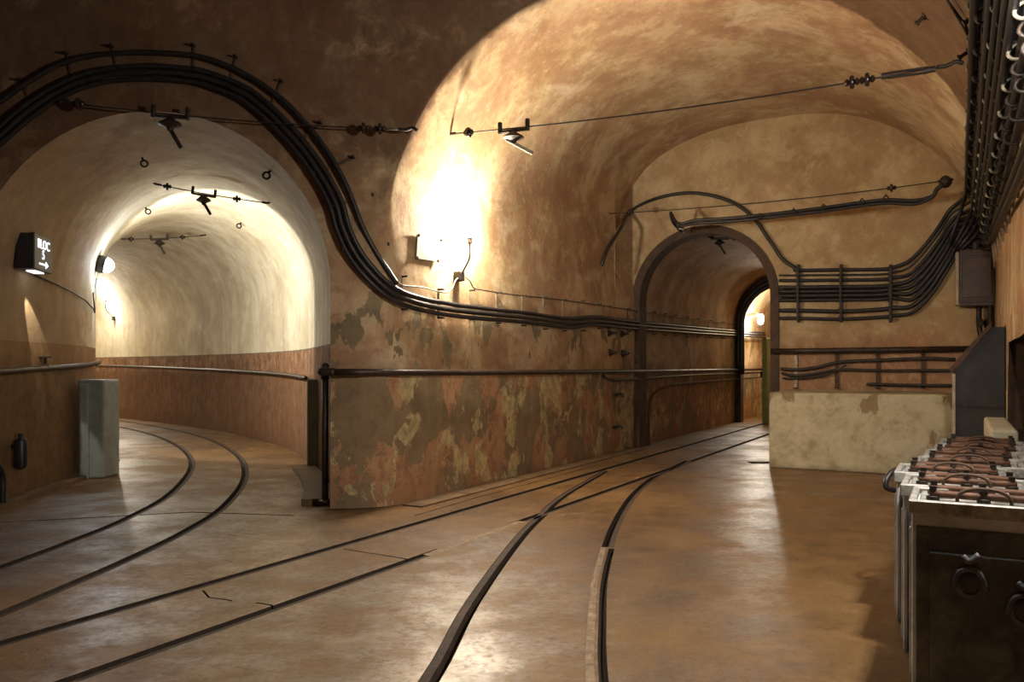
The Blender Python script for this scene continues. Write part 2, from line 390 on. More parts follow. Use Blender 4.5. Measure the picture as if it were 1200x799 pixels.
# flat ceiling and far walls of the chamber the camera stands in
Xi = None
a, bb = -1.6, 3.0
for _ in range(50):
    X = (a+bb)/2
    if ST(X, BL(X))[1] < TC: a = X
    else: bb = X
pI = Vector((a, BL(a), APEX)); pB = W(-3.5, TC, APEX)
struct(MB().add([pI, pB, Vector((-7.5, pB.y, APEX)), Vector((-7.5, BL(-7.5), APEX))], [(0,1,2,3)]).build('ceiling_chamber', M['soot_shade']))
struct(MB().add([Vector((-7.5, pB.y-2, 0)), Vector((-7.5, BL(-7.5), 0)), Vector((-7.5, BL(-7.5), APEX)), Vector((-7.5, pB.y-2, APEX))], [(0,1,2,3)]).build('wall_far_left', M['soot_shade']))
pe = W(-3.5, TR, 0); 
struct(MB().add([Vector((-7.5, pB.y, 0)), Vector((pB.x, pB.y, 0)), Vector((pB.x, pB.y, APEX)), Vector((-7.5, pB.y, APEX)),
                 Vector((pe.x+.2, pe.y, 0)), Vector((pe.x+.2, pe.y, APEX))], [(0,1,2,3), (1,4,5,2)]).build('wall_behind', M['soot_shade']))

# end wall with the mouth of the narrow tunnel
ST0, ST1 = -4.09, -2.08; SC = (ST0+ST1)/2; SR = (ST1-ST0)/2; SZ = 2.08
def small_half(z, R=SR, zs=SZ):
    if z <= zs: return R
    d = z-zs; return math.sqrt(R*R-d*d) if d < R else 0.0
zr2 = sorted(set([round(z, 4) for z in ZROWS] + [round(SZ+SR*math.sin(PI/2*i/24), 4) for i in range(25)]))
rl, rr = [], []
for z in zr2:
    h = small_half(z)
    a, c = min(tlun(z), SC-h-.0), SC-h
    rl.append([rough_pt(W(S_END, lerp(a-.06, c, i/6), z), .006) for i in range(7)])
    c, e = SC+h, max(tright(z)+.04, SC+h)
    rr.append([rough_pt(W(S_END, lerp(c, e, i/16), z), .006) for i in range(17)])
struct(MB().grid(rl).grid(rr).build('wall_back', M['end'], smooth=True))
def arch_prof(t0, t1, zs, nz=10, na=28):
    c = (t0+t1)/2; R = (t1-t0)/2
    P = [(t0, zs*i/nz) for i in range(nz)] + [(c-R*math.cos(PI*i/na), zs+R*math.sin(PI*i/na)) for i in range(na+1)]
    return P + [(t1, zs*(nz-1-i)/nz) for i in range(nz)]
rows = [[rough_pt(W(lerp(S_END-.01, 17.0, i/30), t, z), .016) for t, z in arch_prof(ST0, ST1, SZ)] for i in range(31)]
struct(MB().grid(rows).build('wall_narrow_tunnel', M['small'], smooth=True))
A2 = arch_prof(-3.97, -2.2, 2.0)
A1 = arch_prof(ST0-.05, ST1+.05, SZ)
rows = [[W(17.0, a[0], a[1]) for a in A1], [W(17.0, a[0], a[1]) for a in A2], [W(17.25, a[0], a[1]) for a in A2]]
struct(MB().grid(rows).build('trim_2', M['frame']))
rows = [[rough_pt(W(lerp(17.25, 23, i/14), t, z), .01) for t, z in A1] for i in range(15)]
struct(MB().grid(rows).build('wall_narrow_tunnel_far', M['main'], smooth=True))
struct(MB().add([W(23, a[0], a[1]) for a in A1], [tuple(range(len(A1)))]).build('wall_narrow_tunnel_end', M['small']))
# rusty arch frame set at the mouth of the narrow tunnel
def ring(t0, t1, zs, w, s0, s1, name, mat):
    O = arch_prof(t0, t1, zs); I = arch_prof(t0+w, t1-w, zs)
    rows = [[W(s0, *a) for a in O], [W(s0, *a) for a in I], [W(s1, *a) for a in I], [W(s1, *a) for a in O]]
    rows.append(rows[0]); return MB().grid(rows).build(name, mat)
struct(ring(ST0-.01, ST1+.01, SZ, .11, S_END-.02, S_END+.28, 'trim_1', M['frame']))

# ------------------------------------------------------------------ curved branch tunnel
def heading(d):
    K = [(0,8),(3,20),(6,33),(9,42),(13,47),(18,55),(26,66)]
    for (a, x), (b2, y) in zip(K, K[1:]):
        if d <= b2: return math.radians(lerp(x, y, (d-a)/(b2-a)))
    return math.radians(66)
PATH = []; p = Vector((MX, BL(MX), 0)); d = 0.0
while d < 26:
    PATH.append((d, p.copy(), heading(d))); h = heading(d+.05)
    p = p + Vector((-math.sin(h), math.cos(h), 0))*.1; d += .1
def bt(d):                                        # station -> centre, right normal, radius
    i = min(len(PATH)-1, max(0, int(round(d/.1)))); _, c, h = PATH[i]
    if i == 0: h = 0.0
    R = lerp(MR, 1.2, sm(0, 3.0, d)); return c, Vector((math.cos(h), math.sin(h), 0)), R
def bz(d): return lerp(MZ, 2.12, sm(0.3, 3.6, d))
def bp(d, ang, inset=0.0):                        # ang 0 = right springing, 90 = crown, 180 = left
    c, n, R = bt(d); a = math.radians(ang)
    return c + n*(R-inset)*math.cos(a) + Vector((0,0,bz(d)+(R-inset)*math.sin(a)))
def bw(d, side, z, inset=0.0):                    # point on the straight side wall
    c, n, R = bt(d); return c + n*side*(R-inset) + Vector((0,0,z))
rows = []
for i in range(105):
    d = i*.24; c, n, R = bt(d)
    r = [c + n*R + Vector((0,0,bz(d)*k/12)) for k in range(12)]
    r += [c + n*R*math.cos(PI*k/34) + Vector((0,0,bz(d)+R*math.sin(PI*k/34))) for k in range(35)]
    r += [c - n*R + Vector((0,0,bz(d)*(11-k)/12)) for k in range(12)]
    if i == 0: r = [Vector((q.x, BL(q.x), q.z)) for q in r]
    rows.append([rough_pt(q, .012) for q in r])
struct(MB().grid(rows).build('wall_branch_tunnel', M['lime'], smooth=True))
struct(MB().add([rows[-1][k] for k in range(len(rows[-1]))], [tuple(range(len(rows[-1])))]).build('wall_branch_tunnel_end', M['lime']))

# ------------------------------------------------------------------ floor with grooves
def strip(pts, w, z0, z1, off=0.0):
    pts = [Vector((p[0], p[1], 0)) for p in pts]; rows = []
    for i, p in enumerate(pts):
        t = (pts[min(i+1, len(pts)-1)]-pts[max(i-1, 0)]).normalized(); n = Vector((t.y, -t.x, 0))
        a, b2 = p+n*(off-w/2), p+n*(off+w/2)
        rows.append([Vector((a.x,a.y,z0)), Vector((b2.x,b2.y,z0)), Vector((b2.x,b2.y,z1)), Vector((a.x,a.y,z1))])
    m = MB(); m.grid(rows, True); n = len(rows)
    m.f.append((0,1,2,3)); m.f.append(tuple((n-1)*4+k for k in (3,2,1,0))); return m
TM1, TM2 = -3.49, -2.86
def wl2(s, t): p = W(s, t); return (p.x, p.y)
rail_m1 = [wl2(s, TM1) for s in [-2+.5*i for i in range(49)]]
rail_m2a = [wl2(s, TM2) for s in [-2+.5*i for i in range(13)]] + [wl2(4.25, TM2)]
rail_m2b = [wl2(5.2, TM2)] + [wl2(s, TM2) for s in [5.5+.5*i for i in range(34)]]
B1 = [(-.72,.9), (-.52,1.9)] + [tuple(FL(*q)[:2]) for q in ((502,799),(554,705.4),(606,633.5),(633.5,605),(661,580.5),(709.8,551.8))]
B1s = [tuple(p[:2]) for p in crom([(x, y, 0) for x, y in B1], 5)]
B2n = [(.17,.9), (.25,1.9)] + [tuple(FL(*q)[:2]) for q in ((698,799),(698.5,721),(702,679),(711,642.5))]
B2f = [tuple(FL(*q)[:2]) for q in ((712,641),(719.3,620),(729.8,599),(742.7,580.3),(759,565.2),(775,555),(806.8,539.5))]
B2ns = [tuple(p[:2]) for p in crom([(x, y, 0) for x, y in B2n], 5)]
B2fs = [tuple(p[:2]) for p in crom([(x, y, 0) for x, y in B2f], 5)]
LO = [(-2.75,.6), (-2.52,2.2), (-2.38,3.77), (-2.3,4.8), (-2.29,5.75), (-2.40,6.83), (-2.83,8.6), (-3.64,10.7), (-4.99,13.16), (-6.9,15.7), (-9.1,18.0), (-11.6,20.2)]
LI = [(-3.35,1.6), (-3.05,3.3), (-2.94,4.6), (-2.91,5.44), (-2.93,6.19), (-3.12,7.45), (-3.75,9.5), (-4.72,11.55), (-6.1,13.75), (-7.6,15.6), (-9.7,17.6), (-12,19.6)]
LOs = [tuple(p[:2]) for p in crom([(x, y, 0) for x, y in LO], 6)]
LIs = [tuple(p[:2]) for p in crom([(x, y, 0) for x, y in LI], 6)]
fb = MB().box((30, 34, .3), T((-1, 11, -.15)))
fl = struct(fb.build('floor', M['floor']))
def cut(m):
    c = m.build('cutter', M['soil'])
    md = fl.modifiers.new('b', 'BOOLEAN'); md.operation = 'DIFFERENCE'; md.solver = 'EXACT'; md.object = c
    bpy.context.view_layer.update(); dg = bpy.context.evaluated_depsgraph_get()
    me = bpy.data.meshes.new_from_object(fl.evaluated_get(dg)); old = fl.data
    fl.modifiers.clear()
    if len(me.polygons) > 5: fl.data = me; me.name = 'floor'
    else: print('CUT FAILED')
    bpy.data.objects.remove(c, do_unlink=True)
GW, GD = .078, -.055
for pts in (rail_m1, rail_m2a, rail_m2b, B1s, B2fs, LOs, LIs): cut(strip(pts, GW, GD, .1))
cut(strip(B2ns, .036, -.04, .1, .03))
def joint(pix, w=.016, dpt=-.02): cut(strip([FL(*p)[:2] for p in pix], w, dpt, .1))
joint([(-40,614),(60,609),(150,604),(225,600),(345,604)], .03)
joint([(402,643),(440,649),(490,657)])
joint([(740,542),(783,545)], .02); joint([(796,521.5),(842,522.6)], .02)
joint([(238,692),(245,700),(262,702),(272,704)], .012); joint([(300,706),(318,709),(326,714),(345,707)], .014)
joint([(486,604),(560,582.5),(620,566.5),(700,545)], .014)
# drain hole beside the concrete block
cut(MB().box((.32,.2,.4), T(FL(893,542)+Vector((0,0,-.02)))))
fl.data.materials.clear(); fl.data.materials.append(M['floor']); fl.data.materials.append(M['soil'])
for p in fl.data.polygons:
    p.material_index = 1 if (p.center.z < -.008 and p.center.z > -.2) else 0
    p.use_smooth = False
def rail(pts, label, mat='rail', off=.02, z1=-.004, w=.036):
    return tag(strip(pts, w, -.054, z1, off).build('track_rail', M[mat]), label, 'rail', 'tramway rails set in the floor')
rail(rail_m1, 'straight steel rail in the floor nearest the long left wall', off=.02)
rail(rail_m2a, 'near stretch of straight rail, running in from the lower left to the rubble filling', off=.02)
rail(rail_m2b, 'far stretch of straight rail from the track crossing into the narrow tunnel', off=.02)
rail(B1s, 'curved rail crossing the straight one, coming up the middle of the floor', off=-.02)
rail(B2fs, 'short curved rail in a deep groove, joining the straight track beside the open floor', off=.02)
rail(B2ns, 'foreground curved rail half buried in dried sandy mud', 'rubble', off=-.02, z1=.004)
rail(LOs, 'outer rail of the track bending into the left branch tunnel', off=.02)
rail(LIs, 'inner rail of the track bending into the left branch tunnel', off=.02)
# sandy filling over the buried stretches
def mound(pts, w, h, label):
    pts = [Vector((p[0], p[1], 0)) for p in pts]; rows = []
    for i, p in enumerate(pts):
        t = (pts[min(i+1, len(pts)-1)]-pts[max(i-1, 0)]).normalized(); n = Vector((t.y, -t.x, 0)); r = []
        e = min(1, i/3, (len(pts)-1-i)/3)
        for k in range(9):
            f = k/8*2-1; q = p+n*f*w*(.5+.25*noise.noise(p*6+Vector((f,0,0))))
            r.append(Vector((q.x, q.y, -.004 + e*h*(1-f*f)*(.7+.6*noise.noise(Vector((q.x*18, q.y*18, 1)))))))
        rows.append(r)
    return tag(MB().grid(rows).build('rubble_fill', M['rubble'], smooth=True), label, 'rubble', kind='stuff')
mound([wl2(lerp(4.1, 5.35, i/40), TM2+.01) for i in range(41)], .09, .016, 'dried sandy mud filling the gap in the straight rail before the crossing')
nb = [Vector((x, y, 0)) for x, y in B2ns]
mound([ (p.x-.02, p.y) for p in crom(nb[6:], 3)], .045, .014, 'ridge of dried sandy mud along the foreground curved rail')

# kerbs
def kerbslab(poly, z, label):
    o = MB().prism([(p[0], p[1]) for p in poly], T((0,0,-.02)), z+.02).build('kerb', M['kerb'])
    return tag(o, label, 'kerb', 'kerb stones along the walls')
KB = [(5.45,6.2,'first kerb slab at the foot of the left wall, at the portal corner'), (6.22,7.3,'second kerb slab at the foot of the left wall, below the wall lamp'),
      (7.33,8.8,'third kerb slab at the foot of the left wall, under the paint-peeled patches'), (8.83,10.9,'last kerb slab at the foot of the left wall, beside the rusty arch frame')]
for a, e, l in KB:
    ta = TL+.36 if a > 5 else TL+.20
    kerbslab([wl2(a, TL+.018), wl2(e, TL+.018), wl2(e, TL+.22), wl2(a, TL+.22 if a > 5 else TL+.1)], .012, l)
pts_in = [bt(x) for x in (0.12, .8, 1.6, 2.35)]
kerbslab([(c+n*(R-.025))[:2] for c, n, R in pts_in] + [(c+n*(R-.26))[:2] for c, n, R in reversed(pts_in)], .055, 'raised kerb under the black upright pipe inside the branch tunnel mouth')
kerbslab([(c-n*(R-.025))[:2] for c, n, R in pts_in] + [(c-n*(R-.16))[:2] for c, n, R in reversed(pts_in)], .04, 'dark low kerb along the wall beneath the lit direction sign')

# ------------------------------------------------------------------ placing on walls
PLAN = [Vector((-7.4, BL(-7.4), 0)), Vector((-1.35, BL(-1.35), 0))]
for i in range(9):
    f = i/8; c0 = Vector((-1.03, BL(-1.03), 0)); a0 = c0+Vector((-.42,-.42*BK,0)); a1 = W(ST(c0.x, c0.y)[0]+.42, TL)
    PLAN.append(a0*(1-f)**2 + c0*2*f*(1-f) + a1*f*f)
PLAN.append(W(20, TL)); PLAN = [PLAN[0]] + [p for p in PLAN[2:]]
ENDP = [W(S_END, -6), W(S_END, 3)]
def on(poly, px, py, eps=0.03):
    k = (px-600)/F
    best = None
    for a, b2 in zip(poly, poly[1:]):
        d = b2-a; den = d.x-k*d.y
        if abs(den) < 1e-9: continue
        f = (k*a.y-a.x)/den
        if -1e-6 <= f <= 1+1e-6:
            p = a+d*f
            if p.y > .3 and (best is None or p.y < best[0].y):
                n = Vector((d.y, -d.x, 0)).normalized()
                if n.dot(Vector((p.x, p.y, 0))) > 0: n = -n
                best = (p, n)
    p, n = best; q = p+n*eps
    return Vector((q.x, q.y, H+(HY-py)*p.y/F)), n
def path_on(poly, pix, eps=.03): return [on(poly, x, y, eps) for x, y in pix]
def cable(pn, r, name, label, mat='cable', dv=0.0, dn=0.0, group=None, wob=.004, seed=0, k=8, cat='cable', n=7):
    P = [p for p, _ in pn]; out = []
    for i, (p, nn) in enumerate(pn):
        t = (P[min(i+1, len(P)-1)]-P[max(i-1, 0)]).normalized(); v = nn.cross(t)
        if v.length < .1: v = Vector((0,0,1))
        v.normalize(); out.append(p + v*dv + nn*dn)
    c = crom(out, n)
    c = [q + Vector((0, 0, noise.noise(Vector((i*.21, seed*3.1, 1)))*wob)) for i, q in enumerate(c)]
    return tag(MB().tube(c, r, k).build(name, M[mat], smooth=True), label, cat, group)

# ---- cables around the branch tunnel mouth and along the left wall
arc_in = [(-30,186),(0,163),(35,133),(70,110),(105,95),(140,88),(185,86),(230,90),(262,99),(292,113),(318,134),(340,156),(362,182),(382,212),(396,240),(404,268),(416,296),(434,322),(456,342),(480,353),(512,360),(550,365),(610,371),(660,377),(692,375),(740,380),(800,385),(850,389),(893,392)]
arc_out = [(-30,142),(0,124),(35,100),(70,80),(105,69),(140,65),(185,64.5),(230,68),(262,77),(292,91),(318,108),(340,126),(362,150),(384,178),(402,210),(414,240),(424,268),(438,296),(452,318),(461,333)]
g = 'black cables looping over the branch tunnel mouth'
A = path_on(PLAN, arc_in, .058)
cable(A, .022, 'power_cable', 'black cable highest in the thick bundle over the branch arch and along the wall', dv=.038, group=g, seed=1)
cable(A, .024, 'power_cable', 'black cable in the middle of the thick bundle over the branch arch', dv=-.012, dn=.004, group=g, seed=2)
cable(A, .021, 'power_cable', 'black cable lowest in the thick bundle over the branch arch and along the wall', dv=-.062, group=g, seed=3)
cable(path_on(PLAN, arc_out, .05), .022, 'power_cable', 'single outer black cable arching above the thick bundle, ending at the thin wire', group=g, seed=4)
thin = [(455,322),(463,331),(470,335),(490,337),(505,341),(518,343),(525,338),(529,329),(533,325)]
cable(path_on(PLAN, thin, .045), .006, 'lamp_wire', 'thin wire rising from the outer cable to the left side of the wall lamp', 'strap', wob=0, cat='wire')
thin2 = [(541,325),(546,330),(551,338),(560,340),(585,344),(610,347),(640,350),(680,355),(740,364),(800,373),(850,379),(890,384)]
cable(path_on(PLAN, thin2, .045), .006, 'lamp_wire', 'thin wire sagging from the right side of the wall lamp into the narrow tunnel', 'cable2', wob=0, cat='wire')
# brackets across the cables
def bracket(p0, p1, nrm, label, mat, group, w=.016, ext=.03, name='cable_bracket'):
    d = (p1-p0).normalized(); L = (p1-p0).length+2*ext
    e = thing(name, label, 'bracket', frame((p0+p1)/2, d, nrm), group)
    Mx = e.matrix_world
    MB().box((L, w, .006), Mx @ T((0,0,-.035)), .002).build('bracket_bar', M[mat], e)
    for sx in (-1, 1):
        MB().box((.014, w*1.1, .06), Mx @ T((sx*(L/2-.007),0,-.008)), .002).build('bracket_arm', M['iron'], e)
    return e
gb = 'clips holding cables around the branch tunnel mouth'
gl = [((28,97),(40,130)),((80,66),(88,108)),((133,58),(141,95)),((228,57),(227,98)),((277,70),(267,108)),((330,98),(312,138)),((375,146),(345,172)),((412,186),(372,204)),((433,230),(393,242)),((450,287),(404,292))]
where = ['leftmost of the clips over the branch arch','second clip from the left over the branch arch','third clip from the left over the branch arch, near the crown',
 'fourth clip over the branch arch, right of the crown','fifth clip over the branch arch, right of the hanging disc','sixth clip over the branch arch, high on its right shoulder',
 'seventh clip over the branch arch, midway down its right shoulder','eighth clip over the branch arch, low on its right shoulder',
 'ninth clip beside the branch arch, above the tunnel springing','lowest clip beside the branch arch, left of the pale sheet']
for (a, c), l in zip(gl, where):
    p0, n = on(PLAN, *a, .05); p1, _ = on(PLAN, *c, .05)
    bracket(p0, p1, n, 'rusty cable ' + l.replace('clips', 'brackets').replace('clip', 'bracket'), 'rust', gb, .024, .02)
xs = [(470,325,362),(512,340,372),(549,341,374),(580,344,378),(610,347,381),(635,349,385),(658,352,387),(680,353,387),(699,357,384),(710,359,384),(734,362,388),(750,365,389),(764,366,391),(777,368,392),(789,370,393),(803,372,394),(816,374,394),(830,376,395),(845,378,396),(860,379,397)]
for i, (x, a, c) in enumerate(xs):
    p0, n = on(PLAN, x, a, .05); p1, _ = on(PLAN, x, c, .05)
    if i == 0: l = 'pale upright strap on the wall cables between the pale sheet and the arch'
    elif i == 1: l = 'broad black upright bracket on the wall cables, just left of the wall lamp'
    else: l = ORD[i-2] + ' upright strap to the right of the wall lamp, between thin wire and thick cables'
    bracket(p0, p1, n, l, 'iron' if i == 1 or i > 9 else 'strap', 'straps along the left wall cables', .03 if i == 1 else .016, .012)

# ---- long pipe with upright
pp = [on(PLAN, x, y, .07)[0] for x, y in [(386,436),(420,436),(470,436.5),(550,436.5),(640,436),(740,435),(820,434),(893,432.5)]]
e = thing('handrail_pipe', 'long black pipe along the left wall bending down to an upright at the corner', 'pipe', T(FL(382,583)))
MB().tube(pp, .028, 10).build('horizontal_pipe', M['pipe'], e, True)
up = on(PLAN, 384, 436, .1)[0]; up = Vector((-1.50, 6.50, 1.108)); upb = Vector((-1.52, 6.62, .055))
Y_up = 6.62
upx = (381-600)/F*Y_up
up = Vector((upx, Y_up, H-6*Y_up/F)); upb = Vector((upx, Y_up, .05))
MB().tube([upb, up.lerp(upb,.5), up-Vector((0,0,.03))], .027, 10).build('upright', M['pipe'], e, True)
MB().tube(crom([up-Vector((0,0,.06)), up+Vector((.0,-.0,-.005)), up+Vector((.02,-.06,.006)), pp[0]+Vector((-.05,-.0,.004)), pp[0]+Vector((.05,.003,0))], 5), .034, 10).build('elbow', M['pipe'], e, True)
MB().lathe([(.05,0),(.05,.012),(.03,.02)], T(upb)).build('foot_flange', M['pipe'], e)
MB().lathe([(.016,0),(.03,.01),(.03,.03),(.012,.045)], T(up+Vector((0,0,.03)))).build('cap_bolt', M['pipe'], e)
p2 = [on(PLAN, x, y, .06)[0] for x, y in [(702,440),(708,443.5),(725,444.5),(745,443.5),(780,441),(830,438.5),(890,436.5)]]
tag(MB().tube(crom(p2, 4), .018, 8).build('steel_pipe', M['pipe'], smooth=True), 'thin pipe beneath the long pipe, starting beside the rusty arch frame', 'pipe')
p3 = [on(PLAN, x, y, .05)[0] for x, y in [(757,523),(757,480),(762,462),(778,452),(800,449),(850,445),(888,442)]]
tag(MB().tube(crom(p3, 5), .016, 8).build('steel_pipe', M['rust'], smooth=True), 'rusty thin pipe bending up behind the arch frame and along the narrow tunnel', 'pipe')

# black pegs and small brackets beside the arch frame
for x, y, l in [(713,390,'upper left black peg beside the rusty arch frame'),(728,391,'upper right black peg beside the rusty arch frame'),(714,413,'lower left black peg beside the rusty arch frame'),(729,414,'lower right black peg beside the rusty arch frame')]:
    p, n = on(PLAN, x, y, 0.0); fr = frame(p, Vector((0,0,1)).cross(n), n)
    e = thing('bolt_peg', l, 'peg', fr, 'black pegs on the left wall')
    MB().box((.07,.09,.02), fr @ T((0,0,.008)), .004).build('peg_plate', M['iron'], e)
    MB().lathe([(.034,.015),(.028,.04),(.016,.085),(.02,.10),(.008,.115)], fr, 10).build('peg_pin', M['iron'], e, True, .6)
for x, y, l in [(721,462,'black double hook bracket below the long pipe on the left wall'),(720,500,'black double hook bracket low on the left wall near the floor')]:
    p, n = on(PLAN, x, y, 0.0); fr = frame(p, Vector((0,0,1)).cross(n), n)
    e = thing('hook_bracket', l, 'hook', fr, 'hook brackets on the left wall')
    MB().box((.17,.035,.03), fr @ T((0,0,.014)), .004).build('hook_bar', M['iron'], e)
    MB().tube(crom([fr @ Vector(q) for q in ((-.07,0,.02),(-.08,0,.07),(-.065,.03,.09))], 4), .014).build('hook_arm', M['iron'], e, True)
    MB().tube(crom([fr @ Vector(q) for q in ((.07,0,.02),(.08,0,.07),(.075,-.035,.09))], 4), .014).build('hook_arm', M['iron'], e, True)
# pale sheet
cs = [on(PLAN, x, y, .0) for x, y in [(487,275),(515,281),(511,307),(485,303)]]
n = cs[0][1]; mid = sum((c[0] for c in cs), Vector())/4; mid = mid
e = thing('notice_plate', 'blank pale rectangular plate fixed to the wall left of the lamp', 'plate', T(mid))
vs = [c[0]+n*.028 for c in cs] + [c[0]+n*.012 for c in cs]
MB().add(vs, [(0,1,2,3),(7,6,5,4),(0,4,5,1),(1,5,6,2),(2,6,7,3),(3,7,4,0)]).build('plate_sheet', M['sheet'], e)
for c in cs:
    q = c[0].lerp(mid, .06)+n*.028
    MB().lathe([(.014,0),(.014,.008),(.006,.014)], frame(q, Vector((0,0,1)).cross(n), n), 8).build('screw', M['rust'], e)

# ------------------------------------------------------------------ lamps
LM = []
def point(p, w, col, r=.06, name='lamp_light'):
    l = bpy.data.lights.new(name, 'POINT'); l.energy = w; l.color = col; l.shadow_soft_size = r
    o = bpy.data.objects.new(name, l); C.objects.link(o); o.location = p; return o
def wall_lamp(base, n, hgt, label, mat='bulb', rb=.05, out=.13):
    fr = frame(base, Vector((0,0,1)).cross(n), n)
    e = thing('bulb_lamp', label, 'lamp', fr)
    MB().box((.10,.09,.07), fr @ T((0,0,.03)), .012, 2).build('junction_box', M['iron'], e)
    top = base + n*out + Vector((0,0,hgt))
    MB().tube(crom([base+n*.05, base+n*.075+Vector((0,0,.05)), base+n*out+Vector((0,0,hgt*.45)), top-Vector((0,0,.05))], 5), .010).build('stem', M['iron'], e, True)
    lh = MB().lathe([(.018,0),(.026,.01),(.026,.05),(.03,.055)], T(top-Vector((0,0,.08))), 12).build('lamp_holder', M['porc'], e, True, .6)
    MB().lathe([(.02,-.03),(.035,-.015),(rb,.03),(rb*1.02,.055),(rb*.8,.085),(rb*.4,.105),(.004,.11)], T(top), 16).build('bulb', M[mat], lh, True)
    return top + Vector((0,0,.045))
b0, n0 = on(PLAN, 535, 324, 0)
L0 = wall_lamp(b0, n0, .37, 'lit bare bulb on an upright stem above a small box on the left wall', out=.14)
point(L0, 74, (1,.87,.68), .075)
# branch tunnel lamps
q1 = bp(3.85, 167, .025); c1, nn1, R1 = bt(3.85); rad = (c1+Vector((0,0,bz(3.85)))-q1).normalized()
fr = frame(q1, Vector((0,0,1)).cross(rad), rad)
e = thing('bulkhead_lamp', 'lit round bulkhead lamp on the inner curve of the branch tunnel', 'lamp', fr)
MB().lathe([(.10,-.01),(.11,.02),(.105,.07),(.09,.08)], fr, 20).build('lamp_housing', M['signbox'], e, True, .6)
MB().lathe([(.088,.07),(.085,.10),(.066,.135),(.035,.155),(.004,.16)], fr, 20).build('lamp_glass', M['bulb2'], e, True)
for a in (0, PI/2):
    MB().tube(crom([fr @ Vector((math.cos(a)*x, math.sin(a)*x, z)) for x, z in ((-.10,.06),(-.085,.12),(-.04,.168),(0,.175),(.04,.168),(.085,.12),(.10,.06))], 3), .005, 6).build('guard_wire', M['iron'], e, True)
hd = bpy.data.lights.new('lamp_light', 'SPOT'); hd.energy = 42; hd.color = (1,.92,.78); hd.spot_size = math.radians(138); hd.spot_blend = .15; hd.shadow_soft_size = .06
ho = bpy.data.objects.new('lamp_light', hd); C.objects.link(ho); ho.location = q1 + rad*.20
ho.rotation_euler = (rad + Vector((-.30,.50,.1))).to_track_quat('-Z', 'Y').to_euler()
def find_branch(px, side):                         # station where the outer wall is seen at a column
    best = None
    for i in range(20, 250):
        d = i*.1; q = bw(d, side, 0); e2 = abs((q.x/q.y)*F+600-px)
        if best is None or e2 < best[0]: best = (e2, d)
    return best[1]
d2 = find_branch(134, 1); c2, nn2, R2 = bt(d2); base2 = bw(d2, 1, 0); base2.z = H+(HY-373)*base2.y/F
L2 = wall_lamp(base2, -nn2, .44, 'lit bare bulb deep in the branch tunnel on its far wall', rb=.08, out=.2)
point(L2, 85, (1,.92,.76), .09)
point(bp(17.5, 150, .35), 30, (1,.88,.66), .1)  # point light with no lamp body, deep in the branch tunnel
# lamp beyond the narrow tunnel
pl = W(18.2, -3.72, 2.2); fr = frame(W(18.2, ST0, 2.3), Vector((US,UC,0)), Vector((UC,-US,0)))
e = thing('jar_lamp', 'lit glass jar lamp beyond the second arch of the narrow tunnel', 'lamp', fr)
MB().box((.07,.07,.24), fr @ T((0,0,.10)), .01).build('lamp_arm', M['strap'], e)
MB().lathe([(.05,0),(.06,-.03),(.065,-.13),(.045,-.2),(.008,-.215)], fr @ T((0,0,.27)) @ Matrix.Rotation(0,4,'X') @ frame((0,0,0),(1,0,0),(0,1,0)).inverted() if False else T(fr @ Vector((0,0,.27))), 14).build('lamp_jar', M['bulb'], e, True)
point(W(18.3, -3.45, 2.25), 7, (1,.74,.42), .08)
# lamp on the right wall above the battery row, just outside the frame
b3 = W(3.3, TR, 2.12); n3 = Vector((-UC, US, 0))
L3 = wall_lamp(b3, n3, .30, 'lit bare bulb on the right wall above the battery row', out=.10)
point(L3, 90, (.98,.94,.88), .075)

# ------------------------------------------------------------------ sign
dS = 1.05; cS, nS, RS = bt(dS); 
def left_wall_at(px):
    best = None
    for i in range(0, 60):
        d = i*.05; c, n, R = bt(d); q = c-n*R; e2 = abs(q.x/q.y*F+600-px)
        if best is None or e2 < best[0]: best = (e2, d)
    return best[1]
dS = left_wall_at(28); cS, nS, RS = bt(dS); qS = cS-nS*RS; zc = H+(HY-297)*qS.y/F
along = Vector((-nS.y, nS.x, 0)); fr = frame(qS + Vector((0,0,zc)) + nS*.10, along, nS)    # x along the wall, y = z cross x
up_sign = 1 if (fr.to_3x3() @ Vector((0,1,0))).z > 0 else -1
e = thing('exit_sign', 'black lit direction box reading BLOC 5 with an arrow, on the branch tunnel wall', 'sign', fr)
SW, SH, SD = .44, .31, .15
MB().box((SW, SH, SD), fr, .008, 2).build('sign_casing', M['signbox'], e)
MB().box((.10, .03, .06), fr @ T((-.02, up_sign*(SH/2+.012), 0)), .004).build('sign_mount', M['signbox'], e)
def text_mesh(body, size):
    cu = bpy.data.curves.new('t', 'FONT'); cu.body = body; cu.size = size; cu.align_x = 'CENTER'; cu.align_y = 'CENTER'; cu.extrude = .002
    o = bpy.data.objects.new('t', cu); C.objects.link(o); bpy.context.view_layer.update()
    me = bpy.data.meshes.new_from_object(o.evaluated_get(bpy.context.evaluated_depsgraph_get()))
    vs = [v.co.copy() for v in me.vertices]; fs = [tuple(p.vertices) for p in me.polygons]
    bpy.data.objects.remove(o, do_unlink=True); bpy.data.curves.remove(cu); return vs, fs
